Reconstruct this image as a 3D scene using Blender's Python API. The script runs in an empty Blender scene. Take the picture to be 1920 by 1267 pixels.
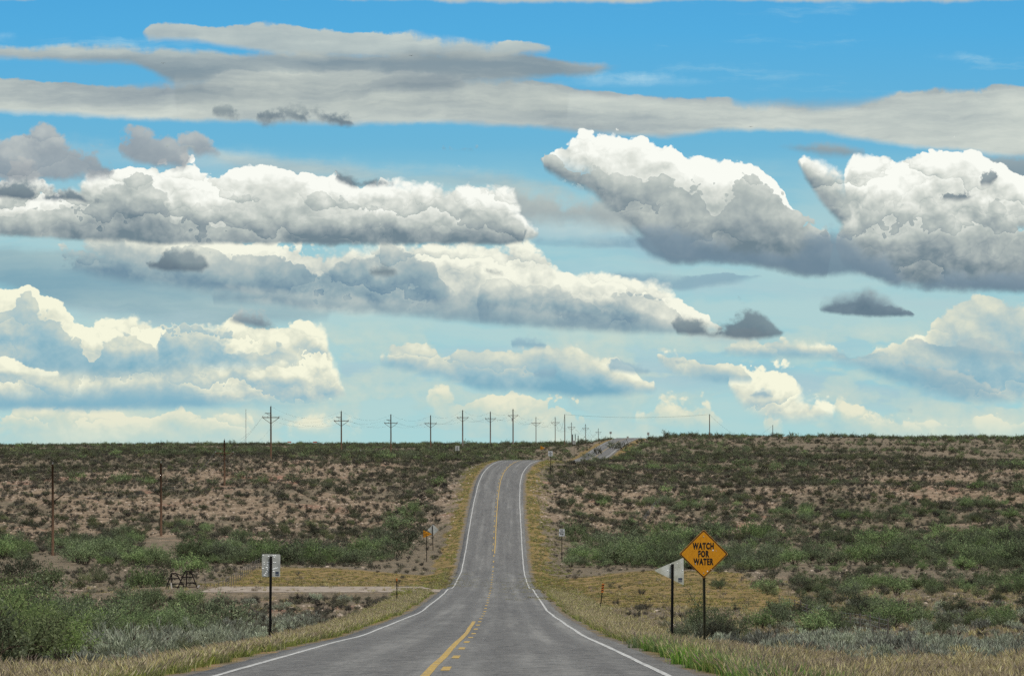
import bpy, bmesh, math, random
import numpy as np
from mathutils import Vector, Matrix

# ------------------------------------------------------------------ camera, world, sun, exposure
scene = bpy.context.scene
COL = scene.collection
F = 6000.0            # focal length in pixels of the 1920 px wide photograph
EYE = 860.0           # eye level row
cam_data = bpy.data.cameras.new('camera')
cam_data.sensor_width = 36.0
cam_data.lens = F / 1920.0 * 36.0
cam_data.shift_y = (EYE - 633.5) / 1920.0
cam_data.clip_start = 0.5
cam_data.clip_end = 60000.0
cam = bpy.data.objects.new('camera', cam_data)
cam.rotation_euler = (math.radians(90), 0, 0)
COL.objects.link(cam)
scene.camera = cam

scene.view_settings.view_transform = 'Standard'
scene.view_settings.look = 'None'
scene.view_settings.gamma = 1.0
scene.view_settings.exposure = 0.0
scene.cycles.max_bounces = 5
scene.cycles.diffuse_bounces = 2
scene.cycles.glossy_bounces = 2
scene.cycles.transparent_max_bounces = 6
scene.cycles.use_adaptive_sampling = True
scene.cycles.use_denoising = False
scene.cycles.adaptive_threshold = 0.012
scene.cycles.adaptive_min_samples = 12
scene.render.film_transparent = False

SUN_EL, SUN_AZ = math.radians(60), math.radians(135)     # azimuth clockwise from +Y (the road's direction)
sun_data = bpy.data.lights.new('sun', 'SUN')
sun_data.energy = 3.2
sun_data.angle = math.radians(3)
sun_data.color = (1.0, 0.95, 0.88)
sun = bpy.data.objects.new('sun', sun_data)
sd = Vector((math.sin(SUN_AZ) * math.cos(SUN_EL), math.cos(SUN_AZ) * math.cos(SUN_EL), math.sin(SUN_EL)))
sun.rotation_euler = sd.to_track_quat('Z', 'Y').to_euler()
sun.location = sd * 200
COL.objects.link(sun)


def srgb(r, g, b, a=1.0):
    def f(c):
        c /= 255.0
        return c / 12.92 if c <= 0.04045 else ((c + 0.055) / 1.055) ** 2.4
    return (f(r), f(g), f(b), a)


# ---- a small expression language for shader nodes
class S:
    def __init__(s, nt, sock): s.nt, s.k = nt, sock
    def _m(s, op, o, rev=False):
        n = s.nt.nodes.new('ShaderNodeMath'); n.operation = op
        a, b = (o, s) if rev else (s, o)
        for i, v in enumerate((a, b)):
            if isinstance(v, S): s.nt.links.new(v.k, n.inputs[i])
            elif v is not None: n.inputs[i].default_value = v
        return S(s.nt, n.outputs[0])
    def __add__(s, o): return s._m('ADD', o)
    def __radd__(s, o): return s._m('ADD', o)
    def __sub__(s, o): return s._m('SUBTRACT', o)
    def __rsub__(s, o): return s._m('SUBTRACT', o, True)
    def __mul__(s, o): return s._m('MULTIPLY', o)
    def __rmul__(s, o): return s._m('MULTIPLY', o)
    def __truediv__(s, o): return s._m('DIVIDE', o)
    def max(s, o): return s._m('MAXIMUM', o)
    def min(s, o): return s._m('MINIMUM', o)
    def pow(s, o): return s._m('POWER', o)
    def abs(s): return s._m('ABSOLUTE', None)
    def clamp(s): return s.max(0.0).min(1.0)


def put(nt, v, sock):
    if isinstance(v, S): nt.links.new(v.k, sock)
    else: sock.default_value = v

def madd(a, k, c):
    nt = a.nt; n = nt.nodes.new('ShaderNodeMath'); n.operation = 'MULTIPLY_ADD'
    for i, v in enumerate((a, k, c)): put(nt, v, n.inputs[i])
    return S(nt, n.outputs[0])

def remap(x, a, b, c=0.0, d=1.0, smooth=True):
    nt = x.nt; n = nt.nodes.new('ShaderNodeMapRange')
    n.interpolation_type = 'SMOOTHSTEP' if smooth else 'LINEAR'; n.clamp = not smooth
    for i, v in enumerate((x, a, b, c, d)): put(nt, v, n.inputs[i])
    return S(nt, n.outputs[0])

def mixc(nt, f, a, b, mode='MIX'):
    n = nt.nodes.new('ShaderNodeMix'); n.data_type = 'RGBA'; n.blend_type = mode
    put(nt, f, n.inputs[0]); put(nt, a, n.inputs[6]); put(nt, b, n.inputs[7])
    return S(nt, n.outputs[2])

def xyz(nt, x, y, z=0.0):
    n = nt.nodes.new('ShaderNodeCombineXYZ')
    for i, v in enumerate((x, y, z)): put(nt, v, n.inputs[i])
    return S(nt, n.outputs[0])

def sep(v):
    n = v.nt.nodes.new('ShaderNodeSeparateXYZ'); v.nt.links.new(v.k, n.inputs[0])
    return [S(v.nt, n.outputs[i]) for i in range(3)]

def noise(v, scale, detail=3, rough=0.55, lac=2.0, color=False):
    nt = v.nt; n = nt.nodes.new('ShaderNodeTexNoise'); nt.links.new(v.k, n.inputs['Vector'])
    n.inputs['Scale'].default_value = scale; n.inputs['Detail'].default_value = detail
    n.inputs['Roughness'].default_value = rough; n.inputs['Lacunarity'].default_value = lac
    return S(nt, n.outputs['Color' if color else 'Fac'])

def voro(v, scale, detail=2, rough=0.5, feature='F1', smooth=None, lac=2.0):
    nt = v.nt; n = nt.nodes.new('ShaderNodeTexVoronoi'); nt.links.new(v.k, n.inputs['Vector'])
    n.feature = feature
    n.inputs['Scale'].default_value = scale
    n.inputs['Detail'].default_value = detail; n.inputs['Roughness'].default_value = rough
    n.inputs['Lacunarity'].default_value = lac
    if smooth is not None: n.inputs['Smoothness'].default_value = smooth
    return S(nt, n.outputs['Distance'])

def fcurve(x, pts):
    nt = x.nt; n = nt.nodes.new('ShaderNodeFloatCurve')
    c = n.mapping.curves[0]
    while len(c.points) < len(pts): c.points.new(0.5, 0.5)
    for p, (a, b) in zip(c.points, pts): p.location = (a, b)
    for p in c.points: p.handle_type = 'VECTOR'
    n.mapping.use_clip = False
    n.mapping.update()
    nt.links.new(x.k, n.inputs['Value'])
    return S(nt, n.outputs[0])

def ramp(x, stops, interp='LINEAR'):
    nt = x.nt; n = nt.nodes.new('ShaderNodeValToRGB'); cr = n.color_ramp; cr.interpolation = interp
    cr.elements[0].position, cr.elements[0].color = stops[0]
    cr.elements[1].position, cr.elements[1].color = stops[-1]
    for p, c in stops[1:-1]:
        e = cr.elements.new(p); e.color = c
    nt.links.new(x.k, n.inputs[0])
    return S(nt, n.outputs[0])


# ---- sky: physical daylight everywhere, and the far cloud field over the road as procedural clouds by direction
def build_world():
    w = bpy.data.worlds.new('World'); scene.world = w; w.use_nodes = True
    nt = w.node_tree; nt.nodes.clear(); N = nt.nodes
    out = N.new('ShaderNodeOutputWorld')
    sky = N.new('ShaderNodeTexSky'); sky.sky_type = 'NISHITA'; sky.sun_disc = False
    sky.sun_elevation = SUN_EL; sky.sun_rotation = SUN_AZ
    tc = N.new('ShaderNodeTexCoord'); D = S(nt, tc.outputs['Generated'])
    dx, dy, dz = sep(D)
    # broken cloud cover over the rest of the sky
    zz = dz.max(0.02) + 0.12
    ov = xyz(nt, dx / zz, dy / zz, 0.3)
    cl = remap(noise(ov, 0.9, 4, 0.55), 0.36, 0.58)
    day = N.new('ShaderNodeMix'); day.data_type = 'RGBA'
    skyc = mixc(nt, 1.0, S(nt, sky.outputs[0]), (0.115, 0.115, 0.115, 1), 'MULTIPLY')
    wide = mixc(nt, cl * 0.8, skyc, (0.60, 0.63, 0.65, 1))
    bg0 = N.new('ShaderNodeBackground'); put(nt, wide, bg0.inputs[0]); bg0.inputs[1].default_value = 1.0

    # window of directions round the road's vanishing point; U and V are slopes times six
    yy = dy.max(0.05)
    U = dx / yy * 6.0; V = dz / yy * 6.0
    P = xyz(nt, U, V, 0.0)
    w1, w2, w3 = sep(noise(P, 3.2, 6, 0.6, color=True))
    w1 = w1 - 0.5; w2 = w2 - 0.5; w3 = w3 - 0.5
    f1, f2, f3 = sep(noise(P, 14.0, 7, 0.62, color=True))
    f1 = f1 - 0.5; f2 = f2 - 0.5; f3 = f3 - 0.5
    Ps = xyz(nt, U * 0.7 + w1 * 0.25, V * 7.5 + w2 * 0.7, 3.0)
    st = noise(Ps, 1.8, 6, 0.55) - 0.5                     # long streaks
    Ps2 = xyz(nt, U * 1.6 + w1 * 0.3, V * 11.0 + f2 * 0.25, 7.0)
    st2 = noise(Ps2, 1.6, 5, 0.6) - 0.5
    # billows
    wx = U + f1 * 0.03 + w1 * 0.05; wy = V * 1.15 + f2 * 0.03 + w2 * 0.05
    Pw = xyz(nt, wx, wy, 1.0)
    Pw2 = xyz(nt, wx + 0.010, wy + 0.020, 1.0)
    B = voro(Pw, 7.5, 3.4, 0.52, 'SMOOTH_F1', 0.3, lac=2.4)
    B2 = voro(Pw2, 7.5, 3.4, 0.52, 'SMOOTH_F1', 0.3, lac=2.4)
    E = (B2 - B) + f3 * 0.10                              # lit from above right
    bump = 1.12 - B
    big = noise(xyz(nt, U * 1.0, V * 1.5, 5.0), 5.0, 5, 0.55) - 0.5

    u01 = (U + 1.3) / 2.6
    U2 = madd(w1, 0.0077, madd(f1, 0.0046, u01)); U5 = madd(w1, 0.019, madd(f1, 0.011, u01))
    f13 = f3 + f1
    SOFT = remap(w3 + f2 * 0.3, -0.02, 0.16, 0.0045, 0.034)
    fold = ((V + bump * 0.075 + w2 * 0.22 + U * 0.12) / 0.088)._m('FRACT', None) - 0.5
    fold2 = ((V + bump * 0.06 + w1 * 0.2 + f2 * 0.02 - U * 0.1 + 0.03) / 0.047)._m('FRACT', None) - 0.5
    fold = (fold * 0.32 + fold2 * 0.09) * remap(big + w3 * 0.6, -0.16, 0.1)

    def layer(col, clouds, cols, **kw):
        rows = []
        for c in clouds:
            a, b = min(p[0] for p in c), max(p[0] for p in c)
            for r in rows:
                if all(b + 40 < q[0] or a - 40 > q[1] for q in r[1]):
                    r[0].append(c); r[1].append((a, b)); break
            else:
                rows.append(([c], [(a, b)]))
        for r in rows: col = layer1(col, r[0], cols, **kw)
        return col

    def layer1(col, clouds, cols, bt=0.055, ft=0.022, bb=0.01, fb=0.02, et=0.007, eb=0.02, wu=0.02, wv=0.0,
              op=1.0, sh=(0.75, 0.16, 0.9, 0.35), su=0.0, sv=0.0):
        top, bot = [], []
        lastx = -345.0
        for c in clouds:
            c = sorted(c)
            x0, t0, b0 = c[0]; x1, t1, b1 = c[-1]
            for lst, tt in ((top, 1), (bot, 2)):
                lst.append((x0 - 16, (c[0][1] + c[0][2]) / 2 + (22 if tt == 1 else -22)))
                lst += [(p[0], p[tt]) for p in c]
                lst.append((x1 + 16, (c[-1][1] + c[-1][2]) / 2 + (22 if tt == 1 else -22)))
        def conv(l):
            l = sorted(l)
            l = [(((x - 960) / 1000 + 1.3) / 2.6, (860 - y) / 1000) for x, y in l]
            l = [(min(max(x, 0.002), 0.998), y) for x, y in l]
            r = [(0.0, l[0][1])] + l + [(1.0, l[-1][1])]
            o = [r[0]]
            for q in r[1:]:
                if q[0] <= o[-1][0]: q = (o[-1][0] + 0.0008, q[1])
                o.append(q)
            return o
        uu = U5 if wu > 0.025 else U2
        T = fcurve(uu, conv(top)); Bo = fcurve(uu, conv(bot))
        tt = T - V
        if bt: tt = madd(bump, bt, tt)
        tt = madd(f13, ft, tt)
        if sv: tt = madd(st2, sv, tt)
        m = remap(tt, 0.0, et if et > 0.011 else SOFT)
        q = V - Bo
        q = madd(f2, fb, q)
        if sv: q = madd(st2, sv, q)
        m = m * remap(q, 0.0, eb)
        if op != 1.0: m = m * op
        h = ((V - Bo) / (T - Bo).max(0.02)).max(0.0).min(1.0)
        L = madd(h.pow(1.45), sh[0] * 1.12, sh[1] - 0.06)
        if sh[2]: L = madd(E, sh[2] * 0.52, L)
        L = madd(big, sh[3] * 1.35, L)
        if su: L = madd(st2, su * 0.35, madd(st, su * 0.62, L))
        if sh[2] >= 0.7: L = madd(fold, sh[2], L)
        c = ramp(L, cols)
        return mixc(nt, m, col, c)

    blue = ramp(V, [(0.0, srgb(172, 214, 214)), (0.10, srgb(156, 208, 216)), (0.25, srgb(150, 202, 212)),
                    (0.45, srgb(138, 197, 213)), (0.58, srgb(110, 182, 215)), (0.80, srgb(84, 172, 222)), (1.0, srgb(70, 158, 216))])
    pale = srgb(172, 205, 210)
    # pale veils
    veil = remap(st + w3 * 0.5, -0.24, 0.10) * remap(V, 0.60, 0.42) * 0.9
    col = mixc(nt, veil, blue, ramp(V, [(0.0, srgb(180, 213, 211)), (0.3, srgb(178, 209, 210)), (0.5, srgb(170, 204, 210))]))
    wisp = remap(st2 + w3 * 0.4, 0.08, 0.3) * remap(V, 0.45, 0.6) * 0.5
    col = mixc(nt, wisp, col, srgb(176, 214, 226))

    GRY = [(0.0, srgb(134, 150, 158)), (0.35, srgb(160, 172, 174)), (0.7, srgb(188, 197, 192)), (1.0, srgb(214, 220, 210))]
    VEI = [(0.0, srgb(126, 162, 178)), (0.5, srgb(156, 184, 190)), (1.0, srgb(190, 206, 202))]
    CUM = [(0.0, srgb(112, 132, 143)), (0.22, srgb(148, 161, 165)), (0.48, srgb(182, 191, 187)), (0.75, srgb(220, 224, 216)), (1.0, srgb(250, 252, 244))]
    CUB = [(0.0, srgb(116, 146, 164)), (0.25, srgb(148, 172, 180)), (0.5, srgb(182, 194, 192)), (0.75, srgb(218, 222, 210)), (1.0, srgb(246, 247, 230))]
    DRK = [(0.0, srgb(92, 116, 132)), (0.35, srgb(122, 142, 154)), (0.7, srgb(154, 168, 172)), (1.0, srgb(196, 202, 198))]
    DSC = [(0.0, srgb(98, 116, 130)), (0.6, srgb(124, 142, 150)), (1.0, srgb(152, 164, 168))]
    LOW = [(0.0, srgb(122, 172, 192)), (0.3, srgb(156, 190, 200)), (0.55, srgb(188, 204, 200)), (0.78, srgb(220, 224, 206)), (1.0, srgb(246, 246, 222))]
    HOR = [(0.0, srgb(146, 194, 206)), (0.4, srgb(178, 208, 206)), (0.75, srgb(208, 218, 202)), (1.0, srgb(232, 232, 208))]

    # grey blue sheets behind the cumulus
    col = layer(col, [[(-340, 455, 560), (0, 452, 560), (150, 460, 600), (400, 540, 625), (620, 560, 610)],
                      [(1000, 448, 470), (1120, 446, 470), (1215, 442, 474)],
                      [(1100, 516, 528), (1200, 508, 545), (1330, 512, 545), (1430, 517, 522)],
                      [(1500, 318, 336), (1560, 316, 400), (1620, 320, 420)]],
                VEI, bt=0.0, ft=0.02, et=0.02, eb=0.03, sv=0.05, su=2.2, sh=(0.25, 0.3, 0, 0.5), op=0.85)
    col = layer(col, [[(390, 275, 300), (450, 283, 330), (600, 292, 345), (760, 318, 370), (960, 318, 372), (1060, 340, 380), (1120, 380, 420), (1180, 385, 450)]],
                GRY, bt=0.0, ft=0.02, et=0.03, eb=0.03, sv=0.04, su=2.2, sh=(0.3, 0.35, 0, 0.6), op=0.8)
    col = layer(col, [[(560, 300, 330), (700, 302, 440), (850, 308, 470), (1000, 315, 480), (1060, 340, 480), (1120, 360, 450)],
                      [(1000, 470, 520), (1100, 462, 560), (1250, 500, 575), (1450, 520, 572), (1600, 520, 560)], [(640, 645, 740), (760, 640, 760), (1300, 610, 700), (1600, 600, 690), (1700, 600, 640)],
                      [(1250, 285, 330), (1330, 292, 350), (1450, 290, 345), (1510, 300, 330)]],
                [(0.0, srgb(150, 192, 205)), (0.5, srgb(166, 204, 212)), (1.0, srgb(186, 212, 210))], bt=0.0, ft=0.02, et=0.05, eb=0.06, sv=0.06, su=2.0, sh=(0.3, 0.35, 0, 0.6), op=0.8)
    # high layered cloud
    col = layer(col, [[(-340, 88, 112), (0, 88, 112), (120, 84, 122), (250, 90, 130), (330, 94, 168), (520, 92, 170), (760, 92, 172), (980, 96, 160), (1110, 118, 146), (1165, 122, 128)]],
                GRY, bt=0.012, ft=0.022, et=0.014, eb=0.018, sv=0.03, su=3.0, sh=(0.25, 0.12, 0, 0.5), op=0.95)
    col = layer(col, [[(274, 54, 80), (320, 43, 84), (380, 50, 88), (440, 40, 96), (490, 38, 106), (560, 50, 116), (640, 58, 120), (760, 62, 122), (900, 70, 120), (1030, 82, 104)]],
                GRY, bt=0.012, ft=0.02, et=0.010, eb=0.018, sv=0.02, su=2.2, sh=(0.25, 0.5, 0, 0.5), op=0.92)
    col = layer(col, [[(-340, 142, 214), (0, 144, 216), (120, 150, 222), (230, 156, 230), (330, 142, 232), (430, 130, 236), (560, 128, 240), (760, 130, 238), (900, 138, 240), (1000, 152, 246), (1100, 168, 254), (1200, 178, 262), (1300, 182, 258), (1420, 183, 250),
                       (1520, 182, 252), (1620, 178, 268), (1700, 170, 280), (1780, 164, 290), (1920, 163, 300), (2250, 166, 310)]],
                [(0.0, srgb(140, 155, 164)), (0.3, srgb(166, 178, 180)), (0.62, srgb(194, 203, 198)), (1.0, srgb(220, 226, 216))],
                bt=0.01, ft=0.012, et=0.006, eb=0.016, sv=0.012, su=3.2, sh=(-0.22, 0.62, 0.1, 0.35))
    # dark upper rim over the right half
    col = layer(col, [[(1000, 150, 160), (1120, 170, 190), (1260, 180, 196), (1400, 183, 202), (1540, 183, 200), (1640, 178, 190), (1760, 170, 180)]],
                [(0.0, srgb(160, 170, 176)), (1.0, srgb(140, 153, 166))], bt=0.0, ft=0.012, et=0.006, eb=0.03, sv=0.01, sh=(0.6, 0.2, 0, 0.3), op=0.9)
    # wisps and a contrail
    col = layer(col, [[(1000, 140, 158), (1150, 136, 166), (1280, 142, 164), (1352, 156, 162)], [(1520, 86, 92), (1640, 92, 102), (1760, 98, 112), (1860, 106, 116)],
                      [(60, 38, 52), (160, 32, 46), (200, 36, 40)], [(-340, 54, 80), (0, 56, 80), (34, 62, 74)]],
                [(0.0, srgb(178, 216, 232)), (1.0, srgb(186, 220, 232))], bt=0.0, ft=0.03, et=0.03, eb=0.03, sv=0.05, op=0.8)
    col = layer(col, [[(-340, -60, 4), (0, -60, 5), (60, -60, 6), (90, -60, 1)], [(520, -60, 2), (800, -60, 6), (1050, -60, 10), (1180, -60, 12), (1300, -60, 4), (1500, -60, 8), (1750, -60, 9), (1920, -60, 3), (2240, -60, 5)]],
                [(0.0, srgb(190, 196, 190)), (1.0, srgb(206, 206, 192))], bt=0.0, fb=0.02, eb=0.012)
    # small ragged dark scraps on the high layer
    col = layer(col, [[(394, 194, 230), (420, 200, 230), (448, 214, 234)], [(480, 208, 234), (540, 202, 238), (580, 202, 240)], [(586, 192, 226), (620, 200, 238), (660, 222, 246)], [(300, 168, 184), (345, 180, 196)]],
                DSC, bt=0.05, ft=0.11, et=0.02, eb=0.02, fb=0.06, wu=0.05, op=0.9, sh=(0.3, 0.1, 0.3, 0.5))
    VL = [(0.0, srgb(158, 190, 202)), (0.5, srgb(178, 203, 208)), (1.0, srgb(204, 217, 212))]
    col = layer(col, [[(330, 118, 215), (500, 108, 225), (760, 106, 228), (960, 112, 235), (1060, 145, 240)]],
                GRY, bt=0.0, ft=0.02, et=0.06, eb=0.04, sv=0.05, su=3.6, sh=(0.05, 0.5, 0, 0.7), op=0.8)
    col = layer(col, [[(-340, 240, 300), (0, 240, 300), (250, 250, 330), (420, 262, 350), (620, 288, 352), (860, 300, 360), (1010, 322, 372)]],
                VL, bt=0.0, ft=0.03, et=0.05, eb=0.05, sv=0.05, su=2.6, sh=(0.2, 0.35, 0, 0.9), op=0.62)
    col = layer(col, [[(960, 380, 460), (1060, 372, 470), (1180, 400, 500), (1260, 480, 540)], [(-340, 540, 610), (0, 545, 615), (300, 570, 615), (430, 580, 620)],
                      [(1300, 500, 560), (1500, 515, 560), (1750, 550, 600), (2240, 560, 610)], [(640, 660, 735), (900, 640, 700), (1230, 640, 760), (1420, 660, 745), (1600, 690, 790), (1900, 745, 800)]],
                VL, bt=0.0, ft=0.03, et=0.05, eb=0.05, sv=0.06, su=2.4, sh=(0.2, 0.32, 0, 0.8), op=0.75)
    col = layer(col, [[(930, 350, 440), (1000, 352, 440), (1060, 356, 432), (1120, 368, 436), (1190, 384, 446), (1240, 400, 450)]],
                GRY, bt=0.03, ft=0.07, et=0.04, eb=0.04, fb=0.05, sh=(0.3, 0.34, 0.4, 0.6), op=0.95)
    col = layer(col, [[(1005, 444, 466), (1120, 443, 468), (1212, 440, 472)], [(1110, 512, 526), (1180, 504, 540), (1260, 512, 546), (1340, 510, 540), (1432, 516, 522)]],
                [(0.0, srgb(128, 164, 182)), (1.0, srgb(158, 188, 198))], bt=0.0, ft=0.02, et=0.010, eb=0.015, sv=0.03, su=1.0, sh=(0.3, 0.2, 0, 0.5), op=0.85)
    # broken far cloud field low over the land
    nb = noise(xyz(nt, U * 3.4 + f1 * 0.05, V * 10.0 + f2 * 0.08, 9.0), 1.0, 4, 0.55)
    mb_ = remap(nb + bump * 0.10 + f3 * 0.05, 0.475, 0.53) * remap(V, 0.29, 0.20) * 0.72
    col = mixc(nt, mb_, col, ramp(madd(E, 0.45, madd(big, 0.7, madd(nb, 1.6, -0.36))), HOR))
    # cream clouds low on the horizon
    col = layer(col, [[(-340, 770, 815), (0, 772, 822), (60, 764, 822), (130, 768, 815), (200, 772, 826), (300, 775, 826), (380, 772, 828), (455, 764, 828), (470, 780, 828)],
                      [(540, 790, 828), (600, 792, 828), (680, 800, 826)], [(820, 740, 790), (870, 742, 800), (960, 748, 815), (1030, 755, 818), (1090, 762, 820)],
                      [(1230, 770, 815), (1290, 770, 812), (1330, 785, 812)], [(1440, 780, 826), (1470, 788, 826)], [(1580, 770, 800), (1620, 774, 815), (1700, 790, 815), (1800, 800, 815)], [(1830, 796, 815), (2240, 790, 815)]],
                HOR, bt=0.08, ft=0.02, et=0.008, eb=0.04, sh=(0.42, 0.60, 1.0, 0.8))
    col = layer(col, [[(810, 735, 790), (840, 722, 800), (862, 745, 806), (900, 738, 812), (930, 752, 815), (985, 740, 820), (1020, 760, 822)], [(1195, 775, 815), (1240, 748, 818), (1275, 760, 822), (1320, 752, 822), (1352, 780, 820)], [(1570, 758, 800), (1600, 772, 812), (1640, 760, 816), (1690, 786, 820), (1760, 790, 820)]],
                HOR, bt=0.07, ft=0.04, et=0.012, eb=0.05, sh=(0.5, 0.48, 1.2, 0.9), op=0.9)
    # far cumulus, middle and right, over the horizon
    col = layer(col, [[(1372, 716, 745), (1395, 704, 775), (1440, 698, 795), (1490, 716, 800), (1525, 738, 800), (1560, 766, 795)]],
                LOW, bt=0.08, ft=0.02, et=0.006, eb=0.03, sh=(0.6, 0.58, 1.1, 0.6))
    col = layer(col, [[(1560, 655, 690), (1600, 660, 700), (1650, 650, 720), (1690, 640, 735), (1730, 625, 750), (1760, 600, 755), (1800, 590, 760), (1850, 580, 765), (1920, 580, 765), (2240, 585, 765)]],
                LOW, bt=0.05, ft=0.02, et=0.007, eb=0.03, sh=(0.55, 0.25, 0.8, 0.9))
    col = layer(col, [[(1690, 680, 700), (1740, 688, 735), (1800, 702, 758), (1860, 730, 762), (1915, 745, 758)], [(1700, 640, 660), (1760, 636, 676), (1840, 655, 690), (1920, 660, 690), (2240, 665, 690)]],
                [(0.0, srgb(128, 172, 190)), (0.5, srgb(158, 186, 194)), (1.0, srgb(205, 212, 202))], bt=0.05, ft=0.02, et=0.01, eb=0.03, sh=(0.6, 0.1, 0.8, 0.6))
    col = layer(col, [[(715, 668, 690), (760, 664, 700), (830, 660, 716), (900, 655, 740), (960, 668, 742), (1010, 660, 745), (1080, 664, 752), (1150, 690, 752), (1228, 728, 742)],
                      [(1232, 664, 684), (1262, 660, 706), (1310, 672, 718), (1370, 690, 722), (1408, 712, 722)], [(1290, 644, 662), (1400, 650, 674), (1480, 646, 680), (1600, 655, 676), (1660, 660, 672)]],
                LOW, bt=0.055, ft=0.02, et=0.007, eb=0.02, sh=(0.62, 0.12, 0.8, 0.95))
    col = layer(col, [[(1140, 684, 702), (1180, 686, 708), (1220, 698, 706)], [(1002, 690, 712), (1040, 694, 712)], [(1260, 672, 684), (1300, 674, 684)], [(1408, 736, 748), (1446, 738, 752)], [(1680, 768, 774), (1712, 768, 776)], [(960, 642, 654), (1020, 644, 656)]],
                [(0.0, srgb(126, 166, 186)), (1.0, srgb(160, 190, 200))], bt=0.04, ft=0.03, et=0.012, eb=0.012, wu=0.03, op=0.85, sh=(0.6, 0.2, 0.6, 0.3))
    # big cumulus low on the left: bright back, shaded front masses, blue base
    col = layer(col, [[(-340, 560, 775), (0, 556, 775), (60, 556, 775), (110, 576, 775), (160, 610, 772), (260, 606, 772), (330, 606, 770), (400, 612, 768), (470, 606, 764), (530, 612, 762), (580, 606, 760), (612, 624, 758), (618, 668, 756), (640, 700, 752), (650, 738, 750)]],
                LOW, bt=0.07, ft=0.016, et=0.005, eb=0.02, sh=(0.44, 0.62, 1.2, 0.6))
    col = layer(col, [[(-340, 590, 700), (0, 600, 712), (60, 596, 712), (120, 626, 716), (160, 650, 716), (220, 655, 716), (280, 648, 712), (330, 668, 706), (348, 690, 702)],
                      [(300, 610, 690), (340, 606, 700), (400, 620, 702), (450, 650, 702), (500, 672, 700), (555, 678, 692)]],
                LOW, bt=0.09, ft=0.03, et=0.007, eb=0.03, sh=(0.46, 0.12, 0.9, 0.5))
    col = layer(col, [[(-340, 728, 775), (0, 724, 776), (100, 722, 776), (200, 716, 775), (340, 716, 773), (440, 740, 772), (560, 744, 768), (640, 745, 756)]],
                [(0.0, srgb(126, 176, 196)), (0.6, srgb(140, 184, 200)), (1.0, srgb(168, 196, 202))], bt=0.01, ft=0.03, et=0.04, eb=0.02, sv=0.02, sh=(0.55, 0.05, 0, 0.5), op=0.97)
    col = layer(col, [[(400, 708, 745), (480, 706, 742), (560, 702, 742), (620, 716, 742)], [(-20, 690, 718), (40, 696, 722), (108, 712, 722)]],
                LOW, bt=0.05, ft=0.012, et=0.008, eb=0.03, sh=(0.5, 0.36, 1.0, 0.4))
    col = layer(col, [[(425, 592, 606), (455, 584, 614), (490, 588, 622), (520, 606, 622)]], DRK, bt=0.05, ft=0.06, et=0.02, eb=0.015, sh=(0.6, 0.3, 0.5, 0.5))
    # second row, wide diagonal bank
    col = layer(col, [[(1290, 596, 640), (1340, 600, 650), (1400, 606, 652), (1440, 622, 640)]], LOW, bt=0.02, ft=0.03, et=0.02, eb=0.02, sh=(0.3, 0.55, 0.3, 0.4))
    col = layer(col, [[(165, 440, 480), (200, 428, 500), (260, 424, 520), (320, 444, 540), (400, 450, 560), (520, 452, 585), (640, 458, 595), (760, 456, 600), (860, 458, 605), (960, 456, 612), (1020, 466, 618), (1060, 492, 622), (1130, 512, 626), (1200, 536, 630), (1270, 566, 634), (1330, 596, 636), (1360, 612, 634)]],
                CUB, bt=0.065, ft=0.018, et=0.006, eb=0.03, sh=(0.60, 0.46, 1.2, 0.6))
    col = layer(col, [[(110, 470, 510), (180, 476, 530), (260, 480, 545), (340, 500, 552), (440, 488, 560), (520, 470, 568), (600, 480, 580), (700, 474, 590), (780, 470, 590), (820, 500, 588), (842, 540, 575)],
                      [(900, 530, 615), (960, 532, 620), (1040, 540, 622), (1150, 566, 628), (1230, 590, 632), (1280, 608, 630)]],
                CUB, bt=0.09, ft=0.03, et=0.010, eb=0.03, sh=(0.46, 0.08, 0.9, 0.5))
    col = layer(col, [[(400, 540, 572), (520, 536, 575), (640, 545, 590), (800, 556, 606), (1000, 575, 622), (1200, 596, 630), (1280, 612, 632)]],
                CUB, bt=0.02, ft=0.02, et=0.025, eb=0.02, sv=0.02, sh=(0.5, 0.05, 0.4, 0.6), op=0.75)
    col = layer(col, [[(1270, 600, 632), (1330, 598, 635), (1362, 584, 638), (1395, 570, 642), (1422, 582, 642), (1462, 620, 636)], [(275, 478, 506), (310, 472, 512), (345, 492, 512), (385, 504, 512)],
                      [(688, 504, 522), (715, 502, 524), (750, 514, 524)], [(905, 504, 516), (940, 508, 520)]],
                DSC, bt=0.05, ft=0.06, et=0.02, eb=0.012, wu=0.03, sh=(0.6, 0.1, 0.6, 0.4), op=0.92)
    # isolated grey lens
    col = layer(col, [[(1536, 562, 588), (1570, 546, 595), (1620, 534, 598), (1660, 550, 598), (1716, 578, 596)]], DRK, bt=0.035, ft=0.015, et=0.008, eb=0.008, sh=(0.45, 0.18, 0.6, 0.3))
    # big cumulus bank on the upper left
    col = layer(col, [[(-340, 340, 440), (0, 345, 440), (60, 330, 446), (130, 345, 450), (190, 310, 455), (240, 325, 458), (300, 335, 460), (350, 322, 460), (420, 330, 462), (490, 306, 462), (540, 322, 462), (590, 322, 462), (640, 348, 462), (700, 356, 462), (760, 334, 462), (850, 340, 462), (930, 368, 462), (975, 404, 460), (1008, 436, 456)]],
                CUM, bt=0.07, ft=0.02, et=0.005, eb=0.014, sh=(0.56, 0.46, 1.2, 0.5))
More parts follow.
